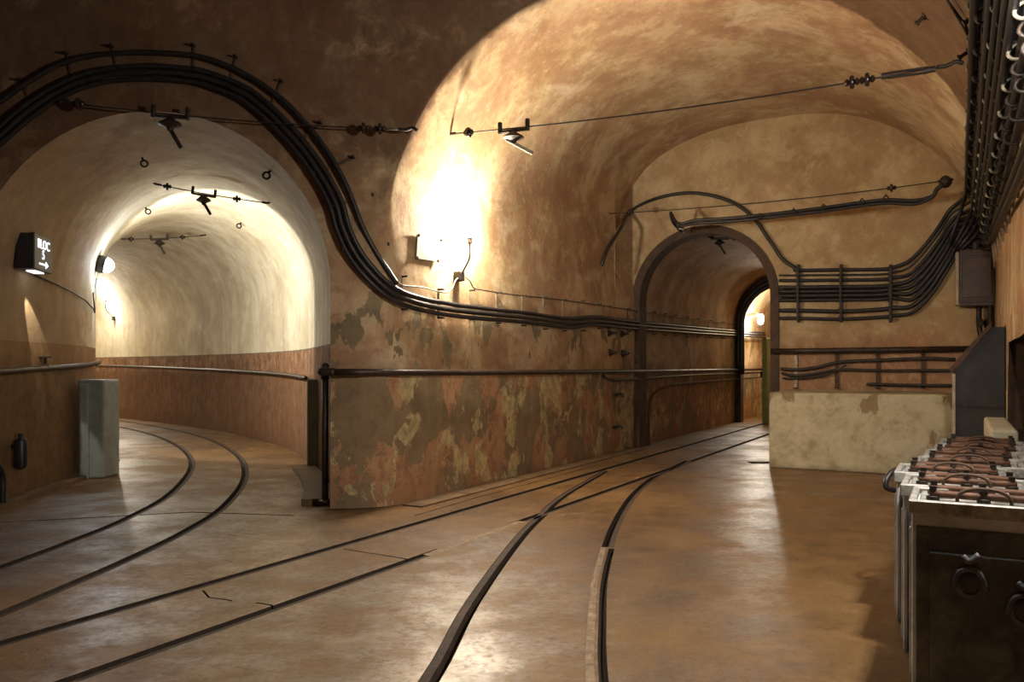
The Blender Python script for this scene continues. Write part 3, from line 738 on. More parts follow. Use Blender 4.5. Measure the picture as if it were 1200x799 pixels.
# lettering reads left to right for someone looking at the face; local +x runs deeper into the tunnel = reader's right
flip = Matrix.Diagonal((1, up_sign, 1, 1))
for body, size, x, y, nm in (('BLOC', .115, .0, .075, 'sign_lettering'), ('5', .115, -.01, -.015, 'sign_number')):
    vs, fs = text_mesh(body, size)
    MB().add([fr @ flip @ T((x, y, SD/2+.003)) @ v for v in vs], fs).build(nm, M['letters'], e)
MB().prism([(-.11,-.102),(.05,-.102),(.05,-.125),(.11,-.095),(.05,-.065),(.05,-.088),(-.11,-.088)], fr @ flip @ T((0,-.0,SD/2+.001)), .004).build('sign_arrow', M['letters'], e)
MB().box((.20,.012,.08), fr @ T((.02,-up_sign*(SH/2+.004),0)), .002).build('down_light_glass', M['letters'], e)
sp = bpy.data.lights.new('sign_down_light', 'SPOT'); sp.energy = 8; sp.color = (1,.9,.72); sp.spot_size = math.radians(26); sp.spot_blend = .25; sp.shadow_soft_size = .01
so = bpy.data.objects.new('sign_down_light', sp); C.objects.link(so)
so.location = fr @ Vector((-.06, -up_sign*(SH/2+.02), -.02))
tgt = bw(dS+.35, -1, zc-.9); so.rotation_euler = (Vector(tgt)-so.location).to_track_quat('-Z', 'Y').to_euler()
# thin conduit from the sign to the bulkhead lamp
cd = [bw(dS+.2+i*.3, -1, lerp(zc-.17, zc-.36, i/8), .03) for i in range(9)]
cd += [bw(3.4, -1, 1.98, .03), bw(3.6, -1, 2.05, .03), bp(3.75, 176, .03)]
tag(MB().tube(crom(cd, 4), .008, 6).build('conduit', M['iron'], smooth=True), 'thin conduit from the lit direction sign to the bulkhead lamp', 'conduit')

# pipe along the left side of the branch tunnel and its devices
tag(MB().tube([bw(i*.15, -1, 1.10+.004*i, .05) for i in range(0, 26)], .026, 8).build('steel_pipe', M['pipe'], smooth=True), 'black pipe on the wall below the lit direction sign', 'pipe')
tag(MB().tube([bw(2.9+i*.4, 1, 1.02+.006*i, .05) for i in range(0, 44)], .024, 8).build('steel_pipe', M['pipe'], smooth=True), 'black pipe curving along the far wall of the branch tunnel', 'pipe')
dv_ = left_wall_at(45); q = bw(dv_, -1, 1.13, .05)
e = thing('stop_valve', 'small dark stop valve standing on the pipe below the direction sign', 'valve', T(q))
MB().lathe([(.03,0),(.03,.04),(.014,.05),(.014,.10),(.02,.105)], T(q), 10).build('valve_body', M['iron'], e, True, .6)
MB().lathe([(.055,.105),(.055,.118),(.01,.12)], T(q), 14).build('valve_wheel', M['iron'], e)
dv_ = left_wall_at(15); q = bw(dv_, -1, H-100*bw(dv_, -1, 0).y/F, .07)
e = thing('upright_canister', 'dark upright canister low on the wall under the direction sign', 'canister', T(q))
MB().lathe([(.02,-.15),(.05,-.13),(.055,-.1),(.055,.09),(.045,.11),(.018,.12),(.018,.16)], T(q), 14).build('canister_body', M['signbox'], e, True, .7)
MB().box((.14,.02,.03), T(q+Vector((-.05,0,.05))), .003).build('canister_clamp', M['iron'], e)
qq = [bw(.02, -1, .40, .05), bw(.1, -1, .42, .07), bw(.22, -1, .41, .09), bw(.32, -1, .36, .1), bw(.36, -1, .26, .1), bw(.38, -1, .12, .1), bw(.38, -1, .02, .1)]
tag(MB().tube(crom(qq, 5), .03, 10).build('drain_pipe', M['signbox'], smooth=True), 'dark bent drain pipe going into the floor at the left edge', 'pipe')
# manhole
mc = FL(112, 541)
e = thing('manhole_cover', 'round iron cover in the branch tunnel floor behind the grey pillar', 'cover', T(mc))
MB().lathe([(.27,-.01),(.27,.012),(.235,.012),(.235,.006)], T(mc), 32).build('cover_ring', M['iron'], e)
MB().lathe([(.225,-.01),(.225,.010),(.2,.014)], T(mc), 32).build('cover_plate', M['cab'], e)
# grey pillars of the old gate
def pillar(x0, x1, Y, h, dep, label, left):
    X0, X1 = (x0-600)/F*Y, (x1-600)/F*Y
    e = thing('gate_pillar', label, 'pillar', T(((X0+X1)/2, Y, 0)), 'gate pillars of the branch tunnel')
    w = X1-X0
    MB().box((w, dep, h), T(((X0+X1)/2, Y+dep/2, h/2)), .025, 3).build('pillar_shaft', M['jamb'], e)
    side = 1 if left else -1
    MB().box((w*.35, .05, h*.96), T(((X0+X1)/2-side*w*.22, Y-.012, h*.48)), .01).build('pillar_rebate', M['jamb'], e)
    return e
pillar(91, 122, 8.35, 1.02, .34, 'grey concrete gate pillar on the left side of the branch tunnel', True)
pillar(359, 388, 9.0, 1.02, .30, 'grey concrete gate pillar behind the black upright pipe', False)

# ------------------------------------------------------------------ end of the gallery
# concrete block
z_b = .86
o = tag(MB().box((1.35, 2.22, z_b), Matrix(((US,UC,0,W(10.22,-.80).x),(UC,-US,0,W(10.22,-.80).y),(0,0,1,z_b/2),(0,0,0,1))) , .018, 2).build('concrete_block', M['block']),
    'large low pale concrete block standing against the end wall', 'block')
# end-wall cables
ys = [317, 323, 329, 337, 342, 347, 352, 364, 373]
rad_c = [.020, .010, .018, .022, .022, .022, .020, .022, .018]
names = ['topmost','second','third','fourth','fifth','sixth','seventh','second lowest','lowest']
NC = 9
def vaultpt(f, s, inset=.05):
    a = lerp(math.radians(25.5), math.radians(8), f)
    return W(s, TC + (TR-TC-inset)*math.cos(a), ZS + (APEX-ZS-inset)*math.sin(a))
for i in range(NC):
    f = i/(NC-1); y = ys[i]
    pix = [(914,y),(936,y),(986,y+(1 if i > 6 else -.5)),(1030,y-1),(1046,y-3)]
    A0 = [(1066,306),(1084,288),(1100,267),(1114,246)]
    A1 = [(1070,366),(1092,345),(1112,314),(1128,290)]
    pix += [(lerp(a[0], c[0], f), lerp(a[1], c[1], f)) for a, c in zip(A0, A1)]
    P = [on(ENDP, *q, .05+.012*(i % 2))[0] for q in pix]
    if i == 0:
        P = [on(ENDP, *q, .055)[0] for q in [(742,247),(775,232),(815,227),(855,236),(882,254),(902,281),(918,304),(932,314)]] + P[1:]
        P = [on(PLAN, 701, 311, .05)[0], on(PLAN, 705, 292, .05)[0]+Vector((.03,-.02,0)), on(PLAN, 718, 268, .05)[0]+Vector((.06,-.02,0))] + P
    P += [vaultpt(f, 10.75, .07), vaultpt(f, 10.3)]
    s = 9.8
    while s > -1.2:
        P.append(vaultpt(f + .012*noise.noise(Vector((s*.9, i*5.0, 0))), s, .05+.012*(i % 2))); s -= .7
    lab = names[i] + ' black cable across the end wall, turning up along the right vault'
    if i == 0: lab = 'black cable arching over the narrow tunnel mouth, topmost across the end wall'
    tag(MB().tube(crom(P, 6), rad_c[i]*1.15, 8).build('power_cable', M['cable'], smooth=True), lab, 'cable', 'black cables of the end wall bundle')
# extra cables only in the vault bundle, between the others
for j, f in enumerate((.06, .32, .45, .58, .70)):
    P = [on(ENDP, lerp(1112,1130,f), lerp(285,300,f), .09)[0], vaultpt(f, 10.7, .12)]
    s = 10.0
    while s > -1.2:
        P.append(vaultpt(f + .02*noise.noise(Vector((s*.8, j*7.0+40, 0))), s, .10)); s -= .8
    tag(MB().tube(crom(P, 5), .022, 8).build('power_cable', M['cable'], smooth=True), ORD[j] + ' from the left of the outer layer of cables climbing the right vault', 'cable', 'outer layer of cables on the right vault')
# a bundle hanging lower on the right
for j, f in enumerate((1.22, 1.36)):
    P = [vaultpt(.75+.1*j, 10.7, .10), vaultpt(.95+.08*j, 10.0, .08)]
    s = 9.2
    while s > -1.2:
        P.append(vaultpt(lerp(1.0+.1*j, f+.25, (9.2-s)/6), s, .06)); s -= .7
    tag(MB().tube(crom(P, 5), .026, 8).build('power_cable', M['cable'], smooth=True), ('left' if j == 0 else 'right') + ' of the two loose cables hanging lowest at the right edge of the bundle', 'cable', 'loose cables on the right vault')
# end wall brackets
for x, l in ((936,'left upright bracket of the end wall cables'),(986,'middle upright bracket of the end wall cables'),(1044,'right upright bracket of the end wall cables, before the cables sweep up')):
    p0, n = on(ENDP, x, 310, .06); p1, _ = on(ENDP, x, 378, .06)
    fr = frame((p0+p1)/2, p1-p0, n); L = (p1-p0).length
    e = thing('cable_bracket', 'black ' + l, 'bracket', fr, 'upright brackets on the end wall')
    MB().box((L, .04, .012), fr @ T((0,0,-.035)), .003).build('bracket_bar', M['iron'], e)
    MB().box((L*.98, .022, .01), fr @ T((0,0,.04)), .003).build('clamp_strip', M['iron'], e)
    for y in ys:
        q, _ = on(ENDP, x, y, .06); u = (q-fr.translation).dot((p1-p0).normalized())
        MB().box((.05, .05, .035), fr @ T((u,0,.025)), .008).build('cable_clip', M['iron'], e)
# vault bundle brackets
proto = None
for i in range(13):
    s = 10.3-.52*i
    pc = vaultpt(.5, s, .05); 
    fr = frame(pc, Vector((US,UC,0)), (W(s, TC, ZS)-pc))
    lab = ORD[i] + ' bracket from the end wall along the cable bundle on the right vault'
    if proto is None:
        e = thing('cable_bracket', lab, 'bracket', fr, 'brackets of the vault cable bundle')
        MB().grid([[vaultpt(lerp(-.12, 1.4, k/14), s+ds, ins) for k in range(15)] for ds, ins in ((-.016,.02),(.016,.02),(.016,.035),(-.016,.035),(-.016,.02))]).build('bracket_bar', M['strap'], e)
        for k in range(9):
            f = k/8
            a, b2 = vaultpt(f-.035, s, .075), vaultpt(f+.035, s, .075)
            MB().tube(crom([vaultpt(f-.055, s, .03), vaultpt(f-.045, s, .085), vaultpt(f, s, .105), vaultpt(f+.045, s, .085), vaultpt(f+.055, s, .03)], 3), .009, 6).build('cable_saddle', M['strap'] if k % 3 == 0 else M['iron'], e, True)
        MB().box((.03,.03,.05), T(vaultpt(-.12, s, .04)), .004).build('end_bolt', M['iron'], e)
        proto = e
    else: copy_tree(proto, fr, lab)
# lower cables behind the block, and the pipe
pa = [on(ENDP, x, y, .08)[0] for x, y in [(905,411.5),(960,411),(1040,410),(1143,408.5)]]
tag(MB().tube(pa, .034, 10).build('steel_pipe', M['pipe'], smooth=True), 'thick brown pipe running level across the end wall above the concrete block', 'pipe')
low = [([(916,432),(935,433),(960,430),(985,424),(1030,422),(1085,420),(1120,421)], .02, 'upper cable under the thick pipe on the end wall'),
       ([(917,437),(935,440),(960,437),(985,433),(1030,434),(1085,434),(1120,434)], .017, 'middle cable under the thick pipe on the end wall'),
       ([(1016,450),(1030,450),(1060,451),(1120,451.5)], .018, 'short lower cable just above the concrete block'),
       ([(918,443),(940,443),(965,440),(982,434),(992,428)], .013, 'thin sagging cable above the left end of the concrete block')]
for pix, r, l in low:
    tag(MB().tube(crom([on(ENDP, *q, .06)[0] for q in pix], 5), r, 8).build('power_cable', M['cable2'], smooth=True), 'black ' + l, 'cable', 'cables above the concrete block')
for x, l in ((933,'first pale strap from the left, hanging under the thick pipe'),(981,'second pale strap from the left, hanging under the thick pipe'),(1029,'third pale strap from the left, hanging under the thick pipe'),(1082,'fourth pale strap from the left, hanging under the thick pipe')):
    p0, n = on(ENDP, x, 415, .06); p1, _ = on(ENDP, x, 454, .06)
    bracket(p0, p1, n, l, 'rust' if x > 940 else 'strap', 'straps under the end wall pipe', .045, .01, 'pipe_strap')
# wall box
fr = frame(on(ENDP, 1144, 327, .115)[0], Vector((UC,-US,0)), Vector((-US,-UC,0)))
e = thing('cable_box', 'brown steel cable box at the foot of the vault cables', 'box', fr)
MB().box((.34,.66,.16), fr, .012, 2).build('box_body', M['steelbox'], e)
MB().box((.30,.46,.02), fr @ T((0,0,.085)), .006).build('box_door', M['steelbox'], e)
for yy in (-.27, .27): MB().box((.34,.03,.02), fr @ T((0,yy,.088)), .004).build('box_band', M['steelbox'], e)
MB().box((.04,.62,.13), fr @ T((-.195,0,-.01)), .006).build('side_flange', M['edge'], e)
MB().lathe([(.05,0),(.05,.1),(.03,.12)], fr @ T((.0,.33,0)) @ Matrix.Rotation(-PI/2, 4, 'X'), 12).build('cable_gland', M['iron'], e)
for k, (x, l) in enumerate(((1147,'bent pipe dropping from the left underside of the cable box'),(1160,'straight pipe dropping from the right underside of the cable box'))):
    P = [on(ENDP, xx, yy, .10)[0] for xx, yy in ([(1147,360),(1147,378),(1149,392),(1153,404)] if k == 0 else [(1163,360),(1163,380),(1163,405)])]
    tag(MB().tube(crom(P, 4), .03 if k == 0 else .018, 8).build('drop_pipe', M['iron'], smooth=True), 'dark ' + l, 'pipe')
P = [W(10.85, TR-.05, z) for z in (2.75, 2.4, 2.0, 1.6, 1.3, 1.0)]
tag(MB().tube(P, .022, 8).build('drop_pipe', M['iron'], smooth=True), 'dark upright conduit in the corner right of the cable box', 'pipe')
q = on(ENDP, 1158, 379, .1)[0]
e = thing('stop_valve', 'small dark valve on the drop pipe under the cable box', 'valve', T(q))
MB().lathe([(.03,-.05),(.045,-.03),(.045,.03),(.03,.05)], T(q), 12).build('valve_body', M['iron'], e, True, .6)
MB().tube([q, q+Vector((-.10,-.02,0))], .014).build('valve_spindle', M['iron'], e)
MB().lathe([(.05,0),(.05,.014)], frame(q+Vector((-.10,-.02,0)), (0,0,1), (-1,-.2,0)), 12).build('valve_wheel', M['iron'], e)
# sloping steel cabinet
MW = lambda s: Matrix(((UC,0,US,W(s,0).x),(-US,0,UC,W(s,0).y),(0,1,0,0),(0,0,0,1)))     # local (t, z, s)
sc0 = 8.25
tl_, tr_ = -.045, .345
zL, zR = 1.11, 1.50
e = thing('sloping_cabinet', 'dark grey steel cabinet with a sloping brown lid beside the concrete block', 'cabinet', T(W(sc0, .15)))
MB().prism([(tl_,0),(tr_,0),(tr_,zR),(tr_-.10,zR),(tl_,zL)], MW(sc0), .55).build('cabinet_body', M['cab'], e)
d_ = Vector((tr_-.10-tl_, zR-zL)); L_ = d_.length
MB().prism([(tl_-.02,zL-.02),(tr_-.10,zR),(tr_-.10,zR+.05),(tl_-.035,zL+.03)], MW(sc0-.03), .62).build('cabinet_lid', M['rust'], e)
MB().prism([(tl_-.012,.02),(tl_+.012,.02),(tl_+.012,zL-.02),(tl_-.012,zL-.02)], MW(sc0-.015), .03).build('corner_strip', M['edge'], e)
MB().prism([(tl_+.02,.80),(tr_,.78),(tr_,.805),(tl_+.02,.825)], MW(sc0-.012), .02).build('seam_band', M['iron'], e)
# plinth under the recess
tag(MB().box((1.55,.16,.74), Matrix(((US,UC,0,W(6.95,.255).x),(UC,-US,0,W(6.95,.255).y),(0,0,1,.37),(0,0,0,1))), .02, 2).build('concrete_plinth', M['conc']), 'pale concrete plinth below the dark recess at the right edge', 'plinth')
# green door leaf and dark door post far in the narrow tunnel
fr = Matrix(((US,UC,0,W(16.6,-3.36).x),(UC,-US,0,W(16.6,-3.36).y),(0,0,1,0),(0,0,0,1)))
pg = W(16.7, 0); 
def tcol(px, s): k = (px-600)/F; return s*(UC*k-US)/(UC+US*k)
tg0, tg1 = tcol(893, 16.7), tcol(898.5, 16.7)
e = thing('steel_door', 'narrow green edge of a steel door standing open in the narrow tunnel', 'door', T(W(16.7, tg1)))
MB().box((tg1-tg0, .9, 1.72), Matrix(((UC,US,0,W(17.15,(tg0+tg1)/2).x),(-US,UC,0,W(17.15,(tg0+tg1)/2).y),(0,0,1,.875),(0,0,0,1))), .01).build('door_leaf', M['green'], e)
MB().box((.03,.05,.12), T(W(16.68, tg0-.01, 1.0)), .005).build('door_latch', M['iron'], e)
struct(MB().box((.13, .14, 2.05), Matrix(((UC,US,0,W(12.0,-2.17).x),(-US,UC,0,W(12.0,-2.17).y),(0,0,1,1.025),(0,0,0,1))), .008).build('trim_3', M['iron']))
# cables wrapped over the second arch
for j, (o_, l) in enumerate(((.0,'outer black cable over the second arch of the narrow tunnel'),(.075,'inner black cable over the second arch of the narrow tunnel'))):
    Pp = [W(16.93, t, z) for t, z in arch_prof(-4.0+o_, -2.17-o_, 2.0, 4, 16)[2:-3]]
    tag(MB().tube(crom(Pp, 2), .05, 8).build('power_cable', M['cable'], smooth=True), l, 'cable', 'cables over the second arch')

# ------------------------------------------------------------------ span wires
def span(Aq, Bq, label, ins=((.07,), (.93,)), hang=.4, wire_r=.006, sc=1.0, buckle=None, hk=True, tiltarm=.12):
    Aq, Bq = Vector(Aq), Vector(Bq); d = (Bq-Aq); L = d.length; u = d.normalized()
    e = thing('span_wire', label, 'wire', T(Aq), 'span wires of the old trolley line')
    sag = Vector((0,0,-.012*L))
    P = [Aq+d*f+sag*4*f*(1-f) for f in [k/14 for k in range(15)]]
    at = lambda f: Aq+d*f+sag*4*f*(1-f)
    MB().tube(P, wire_r, 6).build('wire', M['iron'], e, True)
    for f in ins:
        q = at(f[0]); fr = frame(q, (0,0,1) if abs(u.z) < .9 else (1,0,0), u)
        MB().lathe([(.008,-.05),(.022,-.04),(.026,-.03),(.014,-.018),(.042,-.012),(.046,0),(.042,.012),(.014,.018),(.026,.03),(.022,.04),(.008,.05)], Matrix.Translation(q) @ (fr.to_3x3().to_4x4()) @ Matrix.Scale(sc, 4), 12).build('insulator', M['porc'], e, True, .7)
    for q, sg in ((Aq, -1), (Bq, 1)):
        MB().tube(crom([q+u*.06*sg*-1, q, q+u*.05*sg+Vector((0,0,.02)), q+u*.09*sg+Vector((0,0,.0))], 3), .014*sc, 6).build('anchor_hook', M['iron'], e, True)
    if buckle:
        q = at(buckle)
        for sgn in (-1, 1): MB().tube([q+u*-.12+Vector((0,0,.016*sgn)), q+u*.12+Vector((0,0,.016*sgn))], .009, 6).build('turnbuckle_side', M['iron'], e)
        for sgn in (-1, 1): MB().tube([q+u*.10*sgn, q+u*.16*sgn], .022, 8).build('turnbuckle_end', M['iron'], e)
    if hang is not None:
        q = at(hang); fr = frame(q-Vector((0,0,.02)), u, (0,0,1))
        hb = MB().box((.26*sc,.03,.022), fr, .005).build('hanger_bar', M['iron'], e)
        for sg in (-1, 1): MB().box((.03,.035,.10*sc), fr @ T((sg*.13*sc,0,.035)), .005).build('hanger_clamp', M['iron'], hb)
        MB().lathe([(.012,-.0),(.035,-.02),(.085*sc,-.05),(.09*sc,-.062),(.03,-.085),(.018,-.11)], T(q-Vector((0,0,.02))), 14).build('hanger_bell', M['iron'], hb, True, .7)
        MB().box((.26*sc,.02,.03), Matrix.Translation(q-Vector((-.05,0,.15*sc))) @ Matrix.Rotation(math.radians(28), 4, 'Y') if tiltarm < .5 else Matrix.Translation(q-Vector((-.02,0,.15*sc))) @ Matrix.Rotation(math.radians(60), 4, 'Y'), .004).build('hanger_arm', M['strap'] if tiltarm == .2 else M['iron'], e)
    return e
sA = 5.95
def at_s(px, py, s):
    t = tcol(px, s); p = W(s, t); return Vector((p.x, p.y, H+(HY-py)*p.y/F))
span(at_s(527,157,5.95), at_s(1110,77,6.0), 'long span wire slung across the main vault with insulators and a hanger', ins=((.05,),(.85,),(.875,)), hang=.165, buckle=.94, tiltarm=.2)
span(at_s(708,250.5,10.05), at_s(1106,212,10.05), 'span wire across the vault in front of the end wall, carrying two cables', ins=((.09,),(.87,)), hang=None)
# two cables strapped below that wire
PB = [(1108,214),(1098,221),(1092,230),(1072,235),(1040,234),(1010,237),(960,244),(900,251),(850,256),(815,258),(795,262)]
for j, l in enumerate(('upper of the two black cables slung under the span wire before the end wall','lower of the two black cables slung under the span wire before the end wall')):
    P = [at_s(x, y + j*(4 if x < 1090 else 1), 10.08) for x, y in PB]
    tail = [at_s(786,249+j*2,10.2), at_s(790,262,10.4), at_s(800,272,10.7)] if j == 0 else [at_s(800,268,10.6)]
    tag(MB().tube(crom(P+tail, 5), .02, 8).build('slung_cable', M['cable'], smooth=True), l, 'cable', 'cables slung before the end wall')
for k, x in enumerate((890, 930, 965, 1010, 1038)):
    y = 251 - (x-890)*.145
    a = at_s(x, y-1, 10.05); c = at_s(x, y+6, 10.05)
    tag(MB().tube(crom([a+Vector((.0,0,.0)), a.lerp(c,.5)+Vector((.012,-.03,0)), c, a.lerp(c,.5)+Vector((-.012,.03,0)), a], 4), .008, 6).build('cable_tie', M['iron'], smooth=True), ORD[k] + ' tie from the left around the slung cables before the end wall', 'tie', 'ties of the slung cables')
# anchor knot at right
q = at_s(1108, 213, 10.1)
tag(MB().lathe([(.02,-.11),(.05,-.10),(.055,-.06),(.028,-.05),(.028,-.02),(.062,-.012),(.066,.02),(.03,.03),(.03,.055),(.05,.06),(.045,.09),(.02,.10)], frame(q, (0,0,1), (US,UC,.3)), 14).build('anchor_insulator', M['porc'], smooth=True), 'dark knobbed insulator where the slung cables meet the right vault', 'insulator')
# in front of the branch tunnel mouth
def at_Y(px, py, Y): return Vector(((px-600)/F*Y, Y, H+(HY-py)*Y/F))
span(at_Y(84,121,6.30), at_Y(476,152,6.44), 'span wire across the portal face in front of the branch tunnel crown', ins=((.02,),(.87,),(.92,)), hang=.29, tiltarm=.9)
def bstation(px, py, left=True):                   # nearest crossing of a pixel with the branch vault
    k, m = (px-600)/F, (HY-py)/F; best = None
    for i in range(3, 240):
        d = i*.1
        for a in range(2, 179, 2):
            q = bp(d, a); e2 = (q.x/q.y-k)**2 + ((q.z-H)/q.y-m)**2
            if best is None or e2 < best[0]: best = (e2, d, a)
    return best
for (pa_, pb_, h_, l, dd) in (((183,218),(313,235),.42,'span wire inside the branch tunnel, the nearer of two under its crown', None), ((143,262),(240,275),.44,'span wire inside the branch tunnel, the farther of two under its crown', None)):
    _, da, aa = bstation(*pb_)
    # the two ends lie on one cross section
    best = None
    for a in range(92, 178):
        q = bp(da, a, .02); e2 = abs(q.x/q.y*F+600-pa_[0])
        if best is None or e2 < best[0]: best = (e2, a)
    span(bp(da, best[1], .02), bp(da, aa, .02), l, ins=((.10,),(.72,)), hang=h_, tiltarm=.9, sc=.9)
s_ = 11.9
span(at_s(797,276,s_), at_s(892,279,s_), 'short span wire under the vault of the narrow tunnel', ins=((.1,),(.68,)), hang=.5, sc=.9, tiltarm=.9)
# eye hooks in the branch vault
for (x, y), l in (((166,186),'upper left eye hook in the branch tunnel vault'), ((318,199),'upper right eye hook in the branch tunnel vault'), ((172,243),'lower left eye hook in the branch tunnel vault'), ((282,260),'lower right eye hook in the branch tunnel vault')):
    _, dd, a = bstation(x, y); q = bp(dd, a); c, n, R = bt(dd); rad = (c+Vector((0,0,bz(dd)))-q).normalized()
    fr = frame(q, rad.cross(Vector((-n.y, n.x, 0))), rad)
    e = thing('eye_hook', 'small rusty ' + l, 'hook', fr, 'eye hooks in the branch vault')
    MB().tube([fr @ Vector((0,0,-.02)), fr @ Vector((0,0,.03))], .012, 6).build('hook_shank', M['iron'], e)
    MB().tube([fr @ Vector((.03*math.cos(a2), 0, .055+.03*math.sin(a2))) for a2 in [2*PI*k/14 for k in range(15)]], .010, 6).build('hook_eye', M['iron'], e, True)
# ceiling anchors on the right vault
for (x, y, s), l in (((1083,19,6.0),'small bolt in the main vault near the top edge'),((1143,18,5.6),'upper bracket stub left of the vault cable bundle'),((1136,60,6.1),'lower bracket stub left of the vault cable bundle')):
    # put it on the vault: search s
    best = None
    for i in range(300):
        s = 4.5+i*.02
        for k in range(0, 60):
            z = ZS+(APEX-ZS)*math.sin(PI/2*k/60); p = W(s, tright(z), z)
            if p.y < .5: continue
            e2 = (p.x/p.y*F+600-x)**2 + (HY-(p.z-H)/p.y*F-y)**2
            if best is None or e2 < best[0]: best = (e2, p, s, z)
    p = best[1]; rad = (W(best[2], TC, ZS)-p).normalized(); fr = frame(p, (US,UC,0), rad)
    e = thing('anchor_stub', 'dark ' + l, 'anchor', fr, 'anchor stubs in the main vault')
    MB().box((.09,.03,.02), fr @ T((0,0,.005)), .004).build('stub_plate', M['iron'], e)
    MB().lathe([(.014,0),(.014,.06),(.022,.062),(.022,.075)], fr, 8).build('stub_bolt', M['iron'], e)
# bracing rod of the long span wire up the vault
pr = [W(6.0-.12*k, tright(z), z)+Vector((-.02,0,-.03)) for k, z in enumerate((3.15,3.35,3.5,3.65,3.8))]
tag(MB().tube(pr, [.014,.014,.006,.006,.006], 6).build('stay_rod', M['iron'], smooth=True), 'thin stay rod rising up the vault from the right end of the long span wire', 'rod')

# ------------------------------------------------------------------ batteries
BWd, BDp, BHt = .45, .355, .655
def make_battery(M0, label):
    e = thing('battery_cell', label, 'battery', M0, 'row of old battery cells')
    b = MB(); b.box((BWd, BDp, BHt), M0 @ T((0,0,BHt/2)), .014, 2); b.build('battery_case', M['battery'], e)
    z = BHt
    # rim lip
    r = MB()
    for sx, sy, w, d in ((0,1,BWd+.02,.024), (0,-1,BWd+.02,.024), (1,0,.024,BDp-.028), (-1,0,.024,BDp-.028)):
        r.box((w, d, .05), M0 @ T((sx*(BWd/2-.002), sy*(BDp/2-.002), z)), .005)
    r.build('rim', M['lid'], e)
    l = MB().box((BWd-.04, BDp-.04, .02), M0 @ T((0,0,z+.002)), .006)
    ld = l.build('lid', M['lid'], e)
    for k, yy in enumerate((-.07, .09)):
        MB().tube([M0 @ Vector((x, yy+.006*math.sin(x*40), z+.035)) for x in [-.17+.34*i/10 for i in range(11)]], .013, 8).build('connector_rod', M['redrust'], e, True)
        for x in (-.16, .0, .155): MB().lathe([(.022,0),(.022,.02),(.012,.024),(.012,.055),(.016,.058)], M0 @ T((x, yy, z+.006)), 10).build('terminal', M['iron'], ld)
    MB().tube(crom([M0 @ Vector(q) for q in ((-.08,-.12,z+.0),(-.08,-.12,z+.04),(-.05,-.118,z+.062),(0,-.117,z+.068),(.05,-.118,z+.062),(.08,-.12,z+.04),(.08,-.12,z+.0))], 4), .007, 6).build('carry_handle', M['rust'], e, True)
    for x in (-.13, .06): MB().lathe([(.04,0),(.04,.012),(.025,.02),(.02,.035)], M0 @ T((x, .01, z+.008)), 12).build('vent_cap', M['lid'], ld, True, .6)
    # raised front panel, with two cast bosses and their ears
    fp = MB().box((BWd-.03, .014, BHt-.07), M0 @ T((0,-BDp/2-.002,BHt/2-.03)), .006, 2).box((BWd-.11, .012, BHt-.20), M0 @ T((.0,-BDp/2-.011,BHt/2-.05)), .006, 2).build('front_panel', M['shaded_front'], e)
    for x, zz in ((-.045,.40), (.115,.33)):
        fr = M0 @ T((x, -BDp/2-.014, zz)) @ Matrix.Rotation(PI/2, 4, 'X')
        bs = MB().lathe([(.045,0),(.045,.008),(.036,.016),(.03,.018),(.026,.008)], fr, 18)
        bo = bs.build('cast_boss', M['shaded_front'], fp, True, .6)
        MB().tube(crom([fr @ Vector(q) for q in ((-.05,-.01,.006),(-.03,.045,.012),(0,.06,.014),(.03,.045,.012),(.05,-.01,.006))], 4), .010, 6).build('cast_arch', M['shaded_front'], fp, True)
        MB().tube(crom([fr @ Vector(q) for q in ((-.02,.10,.006),(.0,.085,.012),(.03,.11,.008))], 4), .012, 6).build('cast_ear', M['shaded_front'], fp, True)
    for yy in (-.12, 0, .12): MB().box((.014, .05, BHt-.12), M0 @ T((-BWd/2-.002, yy, BHt/2-.02)), .005).build('side_rib', M['battery'], e)
    return e
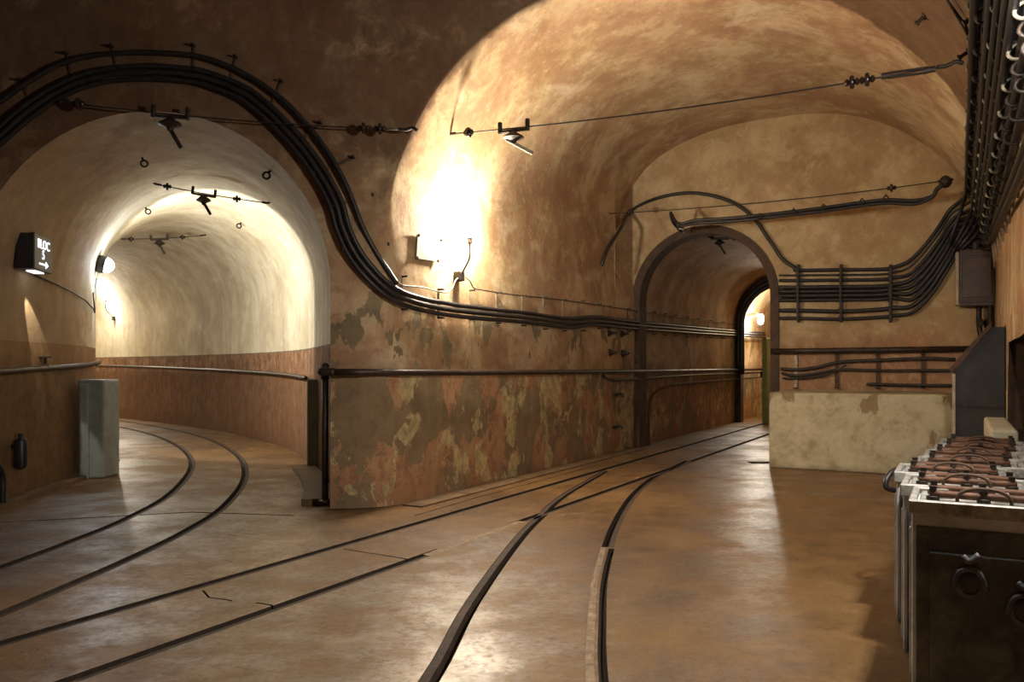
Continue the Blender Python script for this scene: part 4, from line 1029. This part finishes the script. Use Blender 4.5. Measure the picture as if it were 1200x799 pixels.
def bmat(s, tleft_, rot=0.0):
    c = W(s+BDp/2, tleft_+BWd/2); R = Matrix(((UC,US,0,c.x),(-US,UC,0,c.y),(0,0,1,0),(0,0,0,1)))
    return R @ Matrix.Rotation(rot, 4, 'Z')
lb = ['nearest battery cell at the right edge, its dark front panel facing the camera','second battery cell from the front of the row, its left side lit','third battery cell from the front of the row, set farthest left','fourth battery cell from the front of the row','fifth battery cell from the front of the row','sixth battery cell from the front, second last in the row','hindmost battery cell, in front of the sloping cabinet']
pos = [(3.21,-.150,.0), (3.625,-.200,.0), (4.04,-.250,.0), (4.45,-.185,.0), (4.86,-.16,.0), (5.27,-.12,.0), (5.68,-.10,.0)]
pb = None
for (s, t, r), l in zip(pos, lb):
    m0 = bmat(s, t, r)
    if pb is None: pb = make_battery(m0, l)
    else: copy_tree(pb, m0, 'grey ' + l)
# loop of black hose beside the row
hz = FL(1046, 578)
c0 = W(4.55, -.22, 0)
P = [c0+Vector(q) for q in ((.06,.05,.60),(-.02,.03,.635),(-.09,.0,.62),(-.13,-.02,.575),(-.12,-.02,.54),(-.05,.0,.53),(.06,.05,.56))]
tag(MB().tube(crom(P, 5), .014, 8).build('hose_loop', M['cable'], smooth=True), 'short loop of black hose sticking out at the left of the battery row', 'hose')

# ------------------------------------------------------------------ camera and world
cam = bpy.data.cameras.new('camera'); co = bpy.data.objects.new('camera', cam); C.objects.link(co)
co.location = (0, 0, H); co.rotation_euler = (PI/2, 0, 0)
cam.sensor_width = 36.0; cam.lens = F/1200*36.0; cam.clip_start = .05
cam.shift_y = (HY-399.5)/1200.0
bpy.context.scene.camera = co
w = bpy.data.worlds.new('world'); bpy.context.scene.world = w; w.use_nodes = True
w.node_tree.nodes['Background'].inputs[0].default_value = (.02,.014,.009,1); w.node_tree.nodes['Background'].inputs[1].default_value = .2
vs_ = bpy.context.scene.view_settings
vs_.view_transform = 'Standard'; vs_.look = 'None'; vs_.gamma = 1.0; vs_.use_curve_mapping = False; vs_.exposure = 2.6
